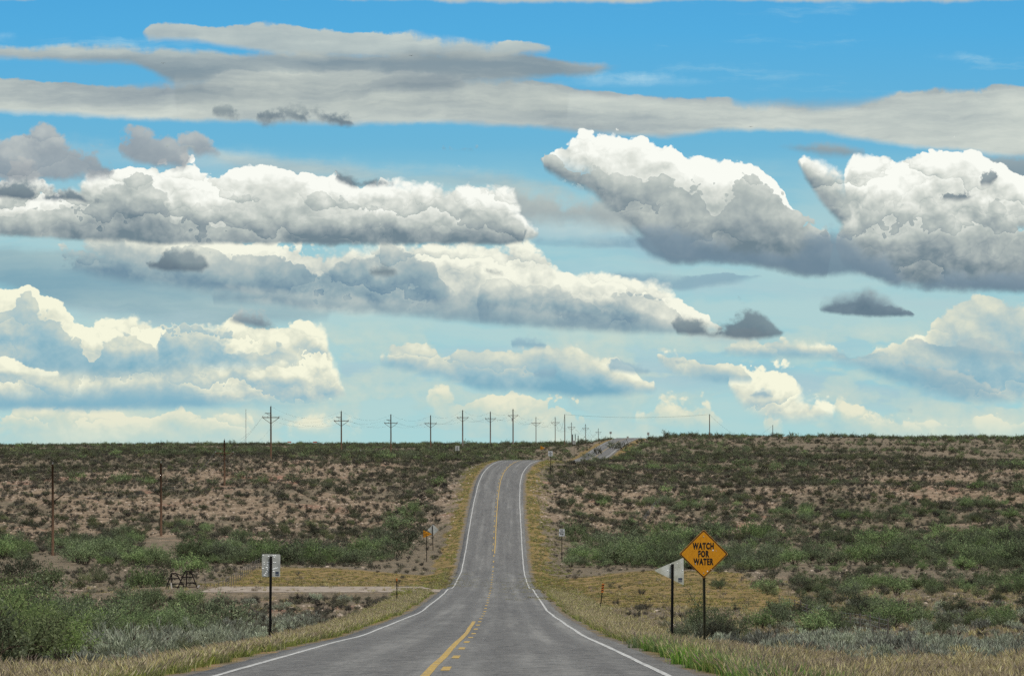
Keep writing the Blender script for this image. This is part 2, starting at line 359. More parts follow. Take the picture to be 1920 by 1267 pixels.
    col = layer(col, [[(-340, 380, 446), (0, 392, 448), (80, 380, 452), (150, 376, 456), (220, 370, 458), (280, 362, 460), (340, 390, 462), (420, 408, 463), (560, 412, 463), (700, 400, 464), (800, 408, 464), (900, 412, 464), (980, 430, 462)]],
                CUM, bt=0.09, ft=0.03, et=0.010, eb=0.012, sh=(0.50, 0.05, 0.9, 0.5), op=0.97)
    # ragged grey fragments at the far left
    col = layer(col, [[(-340, 262, 350), (0, 262, 350), (50, 250, 350), (110, 258, 345), (150, 278, 340), (215, 300, 336)], [(228, 258, 300), (262, 250, 314), (300, 264, 322), (332, 280, 324), (352, 304, 322)], [(340, 262, 292), (375, 256, 300), (412, 280, 302)]],
                [(0.0, srgb(136, 148, 158)), (0.5, srgb(162, 170, 174)), (1.0, srgb(196, 200, 196))], bt=0.06, ft=0.05, et=0.016, eb=0.02, fb=0.05, wu=0.05, sh=(0.5, 0.2, 0.8, 0.6), op=0.92)
    col = layer(col, [[(-340, 340, 380), (0, 336, 376), (40, 345, 376), (90, 340, 380), (140, 350, 382), (198, 372, 384)], [(622, 324, 340), (650, 330, 352), (700, 340, 356), (740, 346, 352)]],
                DSC, bt=0.05, ft=0.06, et=0.02, eb=0.012, fb=0.03, wu=0.04, sh=(0.6, 0.05, 0.6, 0.4), op=0.95)
    # towering cumulus on the right
    col = layer(col, [[(1450, 262, 280), (1540, 262, 300), (1620, 268, 300)], [(1700, 296, 340), (1800, 290, 345), (1920, 285, 350), (2240, 290, 350)]], GRY, bt=0.01, ft=0.03, et=0.02, eb=0.02, sv=0.02, sh=(0.5, -0.05, 0, 0.4), op=0.9)
    col = layer(col, [[(1505, 302, 330), (1530, 312, 370), (1560, 322, 410), (1590, 345, 440), (1620, 370, 450)]],
                CUM, bt=0.05, ft=0.012, et=0.006, eb=0.02, sh=(0.6, 0.25, 1.0, 0.4))
    col = layer(col, [[(1596, 282, 420), (1640, 276, 440), (1700, 280, 440), (1760, 288, 440), (1820, 300, 440), (1880, 322, 440), (1920, 340, 440), (2240, 420, 520)]],
                CUM, bt=0.065, ft=0.014, et=0.005, eb=0.02, sh=(0.42, 0.66, 1.3, 0.5))
    col = layer(col, [[(1026, 290, 335), (1048, 266, 345), (1090, 258, 358), (1130, 268, 380), (1170, 268, 410), (1210, 272, 440), (1252, 268, 460), (1275, 300, 470), (1310, 302, 480), (1360, 300, 480), (1410, 318, 480), (1450, 350, 490), (1485, 392, 505), (1512, 430, 510)]],
                CUM, bt=0.055, ft=0.015, et=0.005, eb=0.06, fb=0.04, sh=(0.72, 0.46, 1.2, 0.5))
    col = layer(col, [[(1022, 288, 330), (1050, 300, 345), (1110, 318, 370), (1180, 330, 430), (1250, 340, 495), (1300, 352, 505), (1340, 380, 495), (1400, 372, 500), (1450, 388, 512), (1500, 420, 520), (1550, 430, 522)],
                      [(1575, 440, 500), (1620, 400, 520), (1680, 396, 542), (1740, 380, 550), (1800, 420, 552), (1860, 380, 552), (1920, 420, 553), (2240, 440, 553)]],
                CUM, bt=0.10, ft=0.035, et=0.010, eb=0.02, fb=0.03, sh=(0.46, 0.10, 0.9, 0.5))
    col = layer(col, [[(1170, 424, 440), (1220, 425, 490), (1260, 420, 505), (1320, 430, 503), (1380, 446, 500), (1450, 470, 510), (1520, 430, 524), (1560, 425, 522), (1620, 470, 520), (1680, 490, 544), (1760, 505, 552), (1860, 508, 553), (1920, 510, 553), (2240, 510, 553)]],
                [(0.0, srgb(112, 136, 153)), (0.6, srgb(134, 154, 167)), (1.0, srgb(160, 172, 178))], bt=0.05, ft=0.04, et=0.04, eb=0.02, fb=0.03, sh=(0.6, 0.0, 0.5, 0.5), op=0.93)
    col = layer(col, [[(1760, 366, 376), (1790, 360, 382), (1820, 358, 374)], [(1832, 346, 352), (1860, 344, 350)]],
                DSC, bt=0.03, ft=0.15, et=0.012, eb=0.012, wu=0.04, op=0.85, sh=(0.5, 0.1, 0.5, 0.4))
    # air near the ground
    air = remap(V, 0.10, 0.0) * 0.15
    col = mixc(nt, air, col, srgb(176, 210, 212))
    bg1 = N.new('ShaderNodeBackground'); put(nt, col, bg1.inputs[0]); bg1.inputs[1].default_value = 1.0
    win = remap(U.abs(), 1.9, 1.35) * remap(V, 1.5, 0.98) * remap(dy, 0.5, 0.6) * remap(dz, -0.012, -0.006)
    mx = N.new('ShaderNodeMixShader'); put(nt, win, mx.inputs[0])
    nt.links.new(bg0.outputs[0], mx.inputs[1]); nt.links.new(bg1.outputs[0], mx.inputs[2])
    nt.links.new(mx.outputs[0], out.inputs[0])

build_world()


# ------------------------------------------------------------------ helpers for objects
def props(o, label=None, category=None, group=None, kind=None):
    if label: o['label'] = label
    if category: o['category'] = category
    if group: o['group'] = group
    if kind: o['kind'] = kind
    return o

def empty(name, loc, rz=0.0):
    o = bpy.data.objects.new(name, None)
    o.empty_display_size = 0.3
    o.location = loc; o.rotation_euler = (0, 0, rz); COL.objects.link(o); return o

class MB:
    """collects shapes into one mesh"""
    def __init__(s): s.v = []; s.f = []; s.m = []
    def add(s, vs, fs, mi=0):
        n = len(s.v); s.v += [tuple(p) for p in vs]
        s.f += [tuple(i + n for i in f) for f in fs]; s.m += [mi] * len(fs)
    def box(s, x0, y0, z0, x1, y1, z1, mi=0):
        s.add([(x0, y0, z0), (x1, y0, z0), (x1, y1, z0), (x0, y1, z0), (x0, y0, z1), (x1, y0, z1), (x1, y1, z1), (x0, y1, z1)],
              [(0, 3, 2, 1), (4, 5, 6, 7), (0, 1, 5, 4), (1, 2, 6, 5), (2, 3, 7, 6), (3, 0, 4, 7)], mi)
    def tube(s, pts, rad, n=8, mi=0, caps=True):
        pts = [Vector(p) for p in pts]
        if not hasattr(rad, '__len__'): rad = [rad] * len(pts)
        rings = []; up = Vector((0.13, 0.97, 0.21))
        for i, p in enumerate(pts):
            t = (pts[min(i + 1, len(pts) - 1)] - pts[max(i - 1, 0)]).normalized()
            a = t.cross(up)
            if a.length < 1e-3: a = t.cross(Vector((1, 0, 0)))
            a.normalize(); b = t.cross(a)
            rings.append([p + (a * math.cos(k * 2 * math.pi / n) + b * math.sin(k * 2 * math.pi / n)) * rad[i] for k in range(n)])
        vs = [q for r in rings for q in r]; fs = []
        for i in range(len(pts) - 1):
            for k in range(n):
                fs.append((i * n + k, i * n + (k + 1) % n, (i + 1) * n + (k + 1) % n, (i + 1) * n + k))
        if caps:
            fs.append(tuple(range(n))); fs.append(tuple(reversed([(len(pts) - 1) * n + k for k in range(n)])))
        s.add(vs, fs, mi)
    def prism(s, outline, y0, y1, mi=0):
        """outline of (x, z) points, extruded along y"""
        n = len(outline)
        vs = [(x, y0, z) for x, z in outline] + [(x, y1, z) for x, z in outline]
        fs = [tuple(range(n)), tuple(reversed(range(n, 2 * n)))] + [(i, n + i, n + (i + 1) % n, (i + 1) % n) for i in range(n)]
        s.add(vs, fs, mi)
    def mesh(s, name, mats, smooth=False):
        me = bpy.data.meshes.new(name); me.from_pydata(s.v, [], s.f)
        for m in (mats if isinstance(mats, (list, tuple)) else [mats]): me.materials.append(m)
        me.polygons.foreach_set('material_index', s.m)
        if smooth: me.polygons.foreach_set('use_smooth', [True] * len(s.f))
        me.update(); return me
    def build(s, name, mats, parent=None, loc=(0, 0, 0), smooth=False):
        o = bpy.data.objects.new(name, s.mesh(name, mats, smooth)); o.location = loc
        COL.objects.link(o); o.parent = parent; return o

def material(name, rough=0.8, spec=0.3, metal=0.0):
    m = bpy.data.materials.new(name); m.use_nodes = True; nt = m.node_tree
    b = nt.nodes['Principled BSDF']
    b.inputs['Roughness'].default_value = rough; b.inputs['Specular IOR Level'].default_value = spec
    b.inputs['Metallic'].default_value = metal
    return m, nt, b

def coords(nt, kind='Object'):
    return S(nt, nt.nodes.new('ShaderNodeTexCoord').outputs[kind])

def attr(nt, name, typ='GEOMETRY'):
    n = nt.nodes.new('ShaderNodeAttribute'); n.attribute_name = name; n.attribute_type = typ
    return S(nt, n.outputs['Fac'])

def bump(nt, b, h, strength, dist):
    n = nt.nodes.new('ShaderNodeBump'); n.inputs['Strength'].default_value = strength; n.inputs['Distance'].default_value = dist
    put(nt, h, n.inputs['Height']); nt.links.new(n.outputs[0], b.inputs['Normal'])

def simple(name, c1, c2, scale=8.0, rough=0.7, metal=0.0, spec=0.3, bumps=0.0, stretch=None):
    m, nt, b = material(name, rough, spec, metal)
    c = coords(nt)
    if stretch:
        x, y, z = sep(c); c = xyz(nt, x * stretch[0], y * stretch[1], z * stretch[2])
    n = noise(c, scale, 5, 0.6)
    put(nt, mixc(nt, remap(n, 0.32, 0.68), c1, c2), b.inputs['Base Color'])
    if bumps: bump(nt, b, n, bumps, 0.01)
    return m

# ------------------------------------------------------------------ terrain height as a function of the place
rng = np.random.default_rng(7)
LAT = rng.random((256, 256))

def vnoise(x, y, s):
    x = np.asarray(x, float) / s + 511.3; y = np.asarray(y, float) / s + 217.7
    xi = np.floor(x).astype(int); yi = np.floor(y).astype(int)
    fx = x - xi; fy = y - yi
    fx = fx * fx * (3 - 2 * fx); fy = fy * fy * (3 - 2 * fy)
    a = LAT[xi % 256, yi % 256]; b = LAT[(xi + 1) % 256, yi % 256]
    c = LAT[xi % 256, (yi + 1) % 256]; d = LAT[(xi + 1) % 256, (yi + 1) % 256]
    return (a * (1 - fx) + b * fx) * (1 - fy) + (c * (1 - fx) + d * fx) * fy - 0.5

def sst(a, b, x):
    t = np.clip((np.asarray(x, float) - a) / (b - a), 0, 1); return t * t * (3 - 2 * t)

def table(pts, sig):
    ys = np.arange(-400, 4000, 2.0); v = np.interp(ys, [p[0] for p in pts], [p[1] for p in pts])
    k = np.exp(-0.5 * (np.arange(-30, 31) * 2.0 / sig) ** 2); k /= k.sum()
    v = np.convolve(np.pad(v, 30, 'edge'), k, 'valid')
    return lambda q: np.interp(q, ys, v)

RZ = table([(-400, 8), (-60, 1.2), (0, -1.26), (50.4, -3.46), (67.7, -4.20), (85, -4.93), (106, -5.87), (144, -7.3), (180, -8.65), (210, -9.5), (255, -10.72),
            (270, -11.0), (300, -12.15), (328, -12.65), (360, -12.95), (378, -12.8), (411, -11.6), (455, -9.2), (524, -5.8), (568, -3.5),
            (600, -1.9), (622, -0.85), (645, -0.25), (690, -0.5), (760, -1.2), (860, -1.4), (940, 0.4), (1000, 2.8), (1100, 6.0), (1150, 7.3), (1210, 7.9), (1400, 6), (3000, 5)], 5.0)
RX = table([(-400, -1.1), (50, -1.12), (106, -1.3), (180, -1.55), (263, -1.8), (328, -2.1), (400, -2.3), (500, -2.4), (555, -2.2), (585, -1.7), (605, -0.9), (622, 0.1), (640, 1.4),
            (700, 6.5), (800, 14), (900, 21), (1000, 29), (1080, 35), (1150, 41), (1220, 47), (1400, 66), (3000, 300)], 5.0)
LL = table([(-400, 8), (0, -1.2), (50, -3.7), (80, -5.3), (110, -6.8), (150, -8.7), (200, -10.4), (250, -11.3), (300, -12.3), (370, -12.7), (430, -12.9), (475, -12.2),
            (520, -9.8), (575, -6.6), (640, -2.9), (690, -0.8), (750, 0.0), (800, 0.3), (900, 1.1), (1000, 2.5), (1300, 4.6), (1600, 6.8), (2000, 6.6), (3000, 3)], 12.0)
RR = table([(-400, 8), (0, -1.2), (50, -3.75), (80, -5.2), (110, -6.6), (150, -8.6), (200, -10.3), (250, -11.5), (300, -12.4), (380, -12.8), (430, -12.5), (480, -10.9),
            (540, -8.0), (600, -5.2), (700, -1.3), (800, 1.3), (900, 3.4), (1000, 5.6), (1100, 7.0), (1180, 7.4), (1500, 6.6), (3000, 3)], 12.0)

def H(x, y):
    x = np.asarray(x, float); y = np.asarray(y, float)
    rx = RX(y); rz = RZ(y); d = np.abs(x - rx)
    land = LL(y) * (1 - sst(-12, 24, x - rx)) + RR(y) * sst(-12, 24, x - rx)
    mid = sst(620, 900, y) * (1 - sst(25, 60, np.abs(x - rx + 12)))
    land = land + mid * 0.8 + vnoise(x, y * 0.5, 110) * 1.6 * sst(900, 1100, y)
    hill = sst(420, 520, y) * (1 - 0.6 * sst(760, 1000, y))
    amp = 0.35 + 0.65 * hill
    land = land + vnoise(x, y, 70) * 3.0 * amp * sst(15, 60, d) * (0.35 + 0.65 * hill) + vnoise(x + 31, y, 24) * 1.5 * amp + vnoise(x, y + 77, 8) * 0.45 * amp
    # erosion gullies on the slopes
    g = np.abs(vnoise(x + 0.25 * y, y * 0.35, 17)); land = land - (1 - sst(0.0, 0.10, g)) * 0.8 * hill
    bank = 0.45 * sst(4.4, 8.0, d)
    cor = rz - 0.03 - 0.12 * sst(600, 900, y) - bank
    t = sst(6.5, 20.0, d)
    h = cor * (1 - t) + land * t
    h = h + vnoise(x, y, 2.6) * 0.10 * sst(4.6, 7, d) + vnoise(x, y, 0.9) * 0.04 * sst(4.4, 5.5, d)
    # levelled lane that leaves the road on the left
    ln = sst(256, 262, y) * (1 - sst(279, 287, y)) * sst(-40, -30, x) * (1 - sst(-6, -4.6, x - rx))
    return h * (1 - ln) + (np.interp(y, [255, 290], [-10.75, -11.3])) * ln

def Hs(x, y): return float(H(np.array([x]), np.array([y]))[0])
def PX(px, d): return (px - 960.0) / F * d         # lateral place for a sight line at depth d

def field_mask(x, y):
    """mown grassy flat either side of the dip"""
    rx = RX(y)
    e = vnoise(x, y, 9) * 14
    L = sst(296, 306, y + e * 0.3) * (1 - sst(362, 376, y + e)) * sst(-34, -27, x + e * 0.2) * (1 - sst(-1, 0, x - rx))
    R = sst(215, 235, y + e) * (1 - sst(352, 372, y + e)) * (1 - sst(23, 29, x - rx + e * 0.2)) * sst(-1, 0, x - rx)
    return np.clip(L + R, 0, 1)

def verge_mask(x, y):
    d = np.abs(x - RX(y)); w = np.interp(y, [40, 130, 250, 400, 640, 700], [4.2, 3.0, 3.0, 2.2, 1.8, 2.4]) + vnoise(x, y, 5) * 2.0
    return 1 - sst(4.6 + w * 0.6, 4.6 + w * 1.25, d)

def bare_mask(x, y):
    """patches of open pink soil"""
    n = vnoise(x, y * 0.62, 32) + 0.55 * vnoise(x + 90, y * 0.7, 11)
    b = sst(0.02, 0.26, n + 0.7 * vnoise(x + 7, y * 0.8, 5.5))
    hill = sst(452, 480, y) * (1 - sst(650, 720, y))
    flat = sst(720, 800, y) * 0.25
    near = (1 - sst(300, 420, y)) * 0.35
    return np.clip(b * (hill * 0.85 + flat + near), 0, 1)

# ---- the ground sheet
def make_ground():
    ys = [-300, -200, -120, -60, -20]
    y = 0.0
    while y < 1700: ys.append(y); y += 0.45 + y * 0.0028
    y = ys[-1]
    while y < 3000: y *= 1.03; ys.append(y)
    ys += [3600, 4500, 6000, 9000, 14000, 22000]
    ys = np.array(ys)
    t = np.linspace(-1, 1, 401)
    a = 4.2
    shape = np.sinh(a * t) / np.sinh(a)
    W = np.interp(ys, [-300, 0, 60, 1500, 3000, 22000], [300, 90, 110, 900, 2400, 26000])
    X = shape[None, :] * W[:, None] + RX(ys)[:, None]
    Y = np.repeat(ys[:, None], len(t), 1)
    Z = H(X, Y)
    far = sst(3000, 3600, Y); Z = Z * (1 - far) + (-20) * far
    side = sst(0.55, 1.0, np.abs(t))[None, :] * np.ones_like(Z)
    nr, nc = Z.shape
    V = np.stack([X, Y, Z], -1).reshape(-1, 3)
    i = np.arange(nr - 1)[:, None] * nc + np.arange(nc - 1)[None, :]
    Q = np.stack([i, i + 1, i + nc + 1, i + nc], -1).reshape(-1, 4)
    me = bpy.data.meshes.new('ground')
    me.vertices.add(len(V)); me.vertices.foreach_set('co', V.ravel())
    me.loops.add(Q.size); me.loops.foreach_set('vertex_index', Q.ravel())
    me.polygons.add(len(Q)); me.polygons.foreach_set('loop_start', np.arange(len(Q)) * 4)
    me.polygons.foreach_set('use_smooth', np.ones(len(Q), bool))
    me.update(calc_edges=True)
    for nm, fn in (('grassy', lambda: np.clip(field_mask(X, Y) + verge_mask(X, Y), 0, 1)), ('bare', lambda: bare_mask(X, Y)),
                   ('shoulder', lambda: 1 - sst(4.3, 4.75, np.abs(X - RX(Y)) + vnoise(X, Y, 1.1) * 0.7))):
        at = me.attributes.new(nm, 'FLOAT', 'POINT'); at.data.foreach_set('value', fn().ravel().astype(np.float32))
    m, nt, b = material('desert_soil', 0.95, 0.15)
    c = coords(nt)
    n1 = noise(c, 0.06, 5, 0.6); n2 = noise(c, 0.8, 6, 0.65); n3 = noise(c, 7.0, 5, 0.7); vor = voro(c, 2.2, 2, 0.6)
    soil = ramp(n2 * 0.6 + n3 * 0.4, [(0.32, srgb(66, 56, 46)), (0.44, srgb(108, 93, 75)), (0.54, srgb(138, 120, 98)), (0.68, srgb(184, 168, 146))])
    red = ramp(n3, [(0.32, srgb(104, 74, 58)), (0.7, srgb(160, 118, 98))])
    soil = mixc(nt, remap(n1 + n2 * 0.25, 0.68, 0.84), soil, red)
    # litter, dead stalks and low growth between the shrubs
    litter = ramp(n3 * 0.6 + n2 * 0.4, [(0.32, srgb(60, 56, 46)), (0.48, srgb(102, 93, 76)), (0.6, srgb(136, 120, 98)), (0.75, srgb(160, 142, 118))])
    bare = attr(nt, 'bare')
    base = mixc(nt, remap(bare + n2 * 1.3 + n3 * 0.5 - 0.92, 0.1, 0.5), litter, soil)
    g2 = noise(xyz(nt, sep(c)[0] * 0.5, sep(c)[1] * 0.5, 0.0), 0.8, 6, 0.7)
    grass = ramp(g2 * 0.65 + n3 * 0.35, [(0.32, srgb(62, 56, 38)), (0.43, srgb(98, 86, 52)), (0.52, srgb(132, 112, 68)), (0.60, srgb(150, 124, 90)), (0.72, srgb(138, 98, 76))])
    base = mixc(nt, remap(attr(nt, 'grassy') + n2 * 0.4 - 0.2, 0.3, 0.7), base, grass)
    grav = ramp(n3 * 0.5 + vor * 0.5, [(0.2, srgb(58, 56, 51)), (0.5, srgb(84, 80, 72)), (0.8, srgb(118, 111, 100))])
    base = mixc(nt, attr(nt, 'shoulder'), base, grav)
    put(nt, base, b.inputs['Base Color'])
    bump(nt, b, n3 * 0.5 + n2, 0.8, 0.25)
    me.materials.append(m)
    o = bpy.data.objects.new('ground', me); COL.objects.link(o)
    props(o, 'rolling desert ground of pink soil, mown grass and litter', 'ground', kind='structure')
    return o

def ribbon(name, offs, ys, mat, z=0.0, uv=False, side=0.0):
    """strip that follows the road; offs = lateral offsets, rows at ys; offs may be a function of y"""
    rx, rz = RX(ys), RZ(ys)
    vs, fs = [], []
    for i, y in enumerate(ys):
        of = offs(y) if callable(offs) else offs
        for o_ in of:
            crown = 0.05 * (1 - min(1, abs(o_) / 4.2) ** 2)
            vs.append((rx[i] + o_, y, rz[i] + z + crown))
    n = len(offs(ys[0]) if callable(offs) else offs)
    for i in range(len(ys) - 1):
        for k in range(n - 1): fs.append((i * n + k, i * n + k + 1, (i + 1) * n + k + 1, (i + 1) * n + k))
    return vs, fs, n

def add_mesh(name, vs, fs, mat, parent=None, smooth=True):
    me = bpy.data.meshes.new(name); me.from_pydata(vs, [], fs); me.materials.append(mat)
    me.polygons.foreach_set('use_smooth', [smooth] * len(fs)); me.update()
    o = bpy.data.objects.new(name, me); COL.objects.link(o); o.parent = parent; return o

def make_road():
    m, nt, b = material('asphalt', 0.85, 0.25)
    c = coords(nt); x, y, z = sep(c)
    off = attr(nt, 'across')
    q = xyz(nt, off, y * 0.03, 0.0)
    streak = noise(xyz(nt, off * 1.0, y * 0.012, 2.0), 1.6, 5, 0.6)
    blot = noise(xyz(nt, off * 0.7, y * 0.09, 4.0), 0.9, 6, 0.68)
    n3 = noise(c, 22.0, 3, 0.85); n2 = noise(c, 3.0, 6, 0.75)
    # wheel tracks, two per lane
    tr = 0.0
    ao = off.abs()
    t1 = remap((ao - 0.95).abs(), 0.55, 0.05); t2 = remap((ao - 2.75).abs(), 0.55, 0.05)
    tracks = t1.max(t2)
    v = streak * 0.55 + blot * 0.45
    base = ramp(v, [(0.36, srgb(54, 54, 52)), (0.5, srgb(84, 84, 80)), (0.64, srgb(118, 117, 111))])
    base = mixc(nt, tracks * 0.55 * remap(streak, 0.30, 0.55), base, srgb(50, 50, 48))
    base = mixc(nt, remap(n3 * 0.55 + n2 * 0.45, 0.40, 0.64) * 0.6, base, srgb(150, 146, 140))
    base = mixc(nt, remap(n3 * 0.6 + n2 * 0.4, 0.50, 0.34) * 0.7, base, srgb(40, 39, 39))
    crack = remap(voro(xyz(nt, off * 0.8 + n2 * 0.6, y * 0.12, 0.0), 0.9, 0, 0.5, 'DISTANCE_TO_EDGE'), 0.012, 0.0) * remap(blot, 0.45, 0.6) * 0.5
    base = mixc(nt, crack, base, srgb(40, 38, 37))
    put(nt, base, b.inputs['Base Color'])
    bump(nt, b, n3, 0.6, 0.01)
    ys = np.concatenate([np.arange(-60, 1240, 1.5), np.arange(1240, 2600, 10)])
    def edge(y):
        w1 = 4.12 + 0.10 * float(vnoise(0.0, y, 3.0)) + 0.10 * float(vnoise(5.0, y, 0.9)); w2 = 4.12 + 0.10 * float(vnoise(40.0, y, 3.0)) + 0.10 * float(vnoise(45.0, y, 0.9))
        return [-w1 - 0.02] + [-w1] + [-3.5, -2.7, -1.8, -0.9, 0, 0.9, 1.8, 2.7, 3.5] + [w2, w2 + 0.02]
    vs, fs, n = ribbon('road', edge, ys, m, 0.02)
    ac = []
    rxs = RX(ys)
    for i in range(len(ys)):
        for k in range(n):
            vx, vy, vz = vs[i * n + k]
            if k in (0, n - 1): vs[i * n + k] = (vx, vy, vz - 0.15)
            ac.append(vx - rxs[i])
    o = add_mesh('road', vs, fs, m)
    at = o.data.attributes.new('across', 'FLOAT', 'POINT'); at.data.foreach_set('value', ac)
    props(o, 'two lane grey asphalt road dipping into the valley and rising beyond', 'road', kind='structure')

    def paint(name, c1, c2, worn):
        m, nt, b = material(name, 0.6, 0.4); c = coords(nt)
        n = noise(c, 9.0, 6, 0.7); n2 = noise(c, 1.1, 4, 0.6)
        col = mixc(nt, remap(n2, 0.35, 0.7), c1, c2)
        put(nt, mixc(nt, remap(n * 0.7 + n2 * 0.3, worn - 0.03, worn + 0.05), srgb(110, 106, 98), col), b.inputs['Base Color'])
        return m
    white = paint('white_road_paint', srgb(200, 198, 190), srgb(160, 158, 150), 0.445)
    yel = paint('yellow_road_paint', srgb(192, 154, 44), srgb(156, 128, 50), 0.45)
    ysl = np.concatenate([np.arange(-40, 700, 1.5), np.arange(700, 1240, 1.5)])
    vs, fs = [], []
    for s_, ph in ((-1, 0), (1, 60)):
        def offl(y, s_=s_, ph=ph):
            c_ = 3.6 + 0.06 * float(vnoise(ph, y, 14.0)) + 0.035 * float(vnoise(ph + 9, y, 3.0)); h_ = 0.062 + 0.022 * float(vnoise(ph + 20, y, 2.0))
            r = [s_ * c_ - h_, s_ * c_ + h_]
            return r
        v, f, n = ribbon('l', offl, ysl, None, 0.026)
        b0 = len(vs); vs += v; fs += [tuple(i + b0 for i in q_) for q_ in f]
    o = add_mesh('edge_lines', vs, fs, white); props(o, 'white painted lines along both road edges', 'road marking', kind='structure')
    vs, fs = [], []
    def stripe(y0, y1, cx, hw):
        ys = np.arange(y0, y1 + 0.01, max(0.4, min(1.5, (y1 - y0) / 2)))
        v, f, n = ribbon('l', (lambda y: [cx + 0.04 * float(vnoise(70, y, 9.0)) - hw, cx + 0.04 * float(vnoise(70, y, 9.0)) + hw]), ys, None, 0.026)
        b0 = len(vs); vs.extend(v); fs.extend(tuple(i + b0 for i in q_) for q_ in f)
    stripe(-40, 139, -0.23, 0.072)
    stripe(402, 760, 0.12, 0.065)
    y = -20.0
    while y < 396: stripe(y, y + 3.1, 0.02, 0.075); y += 10.4
    while y < 640: stripe(y, y + 3.1, -0.14, 0.055); y += 10.4
    stripe(900, 1220, 0.12, 0.08)
    o = add_mesh('centre_lines', vs, fs, yel); props(o, 'yellow centre stripe and dashes on the road', 'road marking', kind='structure')

    # gravel lane on the left
    g = simple('lane_gravel', srgb(122, 110, 96), srgb(162, 149, 132), 1.2, 0.95, bumps=0.5)
    vs, fs = [], []
    xs = np.linspace(-25.5, 0, 60); ysg = np.linspace(261, 279, 16)
    for yy in ysg:
        for xx in xs:
            xo = xx if xx < -2 else RX(yy) - 4.05
            xo = min(xo, RX(yy) - 4.05); vs.append((xo, yy, Hs(xo, yy) + 0.022))
    for i in range(len(ysg) - 1):
        for k in range(len(xs) - 1):
            if vs[i * 60 + k][0] < vs[i * 60 + k + 1][0]: fs.append((i * 60 + k, i * 60 + k + 1, (i + 1) * 60 + k + 1, (i + 1) * 60 + k))
    o = add_mesh('gravel_lane', vs, fs, g); props(o, 'pale gravel lane leaving the road to the left', 'lane', kind='structure')

make_ground()
make_road()


# ------------------------------------------------------------------ vegetation
def leaf_mat(name, stops, trans=0.25, vary=0.12, rough=0.7):
    m = bpy.data.materials.new(name); m.use_nodes = True; nt = m.node_tree; nt.nodes.clear()
    out = nt.nodes.new('ShaderNodeOutputMaterial')
    oi = nt.nodes.new('ShaderNodeObjectInfo'); rnd = S(nt, oi.outputs['Random'])
    lv = attr(nt, 'leafvar')
    c = ramp(lv * 0.62 + rnd * 0.38, stops)
    hs = nt.nodes.new('ShaderNodeHueSaturation')
    put(nt, rnd * 0.05 + 0.478, hs.inputs['Hue']); put(nt, rnd * 0.5 + 0.6, hs.inputs['Saturation'])
    put(nt, ((rnd * 7.31)._m('FRACT', None)) * vary * 4 + (1 - vary * 2), hs.inputs['Value']); put(nt, c, hs.inputs['Color'])
    c = S(nt, hs.outputs[0])
    d = nt.nodes.new('ShaderNodeBsdfDiffuse'); put(nt, c, d.inputs[0])
    t = nt.nodes.new('ShaderNodeBsdfTranslucent'); put(nt, c, t.inputs[0])
    mx = nt.nodes.new('ShaderNodeMixShader'); mx.inputs[0].default_value = trans
    nt.links.new(d.outputs[0], mx.inputs[1]); nt.links.new(t.outputs[0], mx.inputs[2]); nt.links.new(mx.outputs[0], out.inputs[0])
    return m

M_MESQ = leaf_mat('mesquite_leaf', [(0.1, srgb(52, 64, 42)), (0.4, srgb(94, 108, 72)), (0.7, srgb(132, 146, 98)), (0.95, srgb(172, 178, 128))], 0.35, 0.19)
M_MESQB = leaf_mat('bright_mesquite_leaf', [(0.1, srgb(66, 84, 38)), (0.4, srgb(106, 128, 62)), (0.7, srgb(140, 158, 84)), (0.95, srgb(176, 184, 116))], 0.4, 0.1)
M_DARK = leaf_mat('creosote_leaf', [(0.1, srgb(52, 58, 42)), (0.45, srgb(86, 92, 66)), (0.75, srgb(116, 118, 86)), (0.95, srgb(146, 142, 104))], 0.25, 0.2)
M_SAGE = leaf_mat('sage_leaf', [(0.1, srgb(96, 100, 82)), (0.4, srgb(140, 146, 122)), (0.7, srgb(176, 180, 154)), (0.95, srgb(206, 208, 182))], 0.25)
M_GREY = leaf_mat('scrub_leaf', [(0.1, srgb(46, 46, 40)), (0.45, srgb(80, 78, 66)), (0.75, srgb(124, 120, 102)), (0.95, srgb(156, 150, 128))], 0.15, 0.2)
M_GRSY = leaf_mat('verge_grass_blade', [(0.05, srgb(78, 94, 40)), (0.4, srgb(118, 128, 56)), (0.7, srgb(150, 152, 76)), (0.95, srgb(184, 180, 112))], 0.35, 0.06)
M_GRSG = leaf_mat('green_grass_blade', [(0.05, srgb(74, 106, 40)), (0.4, srgb(106, 142, 54)), (0.75, srgb(142, 168, 76)), (0.95, srgb(180, 184, 110))], 0.4, 0.06)
M_MOWN = leaf_mat('mown_grass_blade', [(0.05, srgb(84, 78, 44)), (0.4, srgb(118, 114, 60)), (0.7, srgb(150, 138, 80)), (0.95, srgb(184, 164, 116))], 0.3, 0.08)
M_GRST = leaf_mat('dry_grass_blade', [(0.05, srgb(112, 98, 66)), (0.4, srgb(154, 137, 98)), (0.7, srgb(188, 170, 130)), (0.95, srgb(220, 206, 170))], 0.35, 0.06)
M_BARK = simple('dark_bark', srgb(52, 44, 36), srgb(86, 74, 62), 20, 0.9)
M_FLOW = leaf_mat('yellow_petal', [(0.1, srgb(200, 160, 30)), (0.9, srgb(235, 205, 60))], 0.3, 0.04)

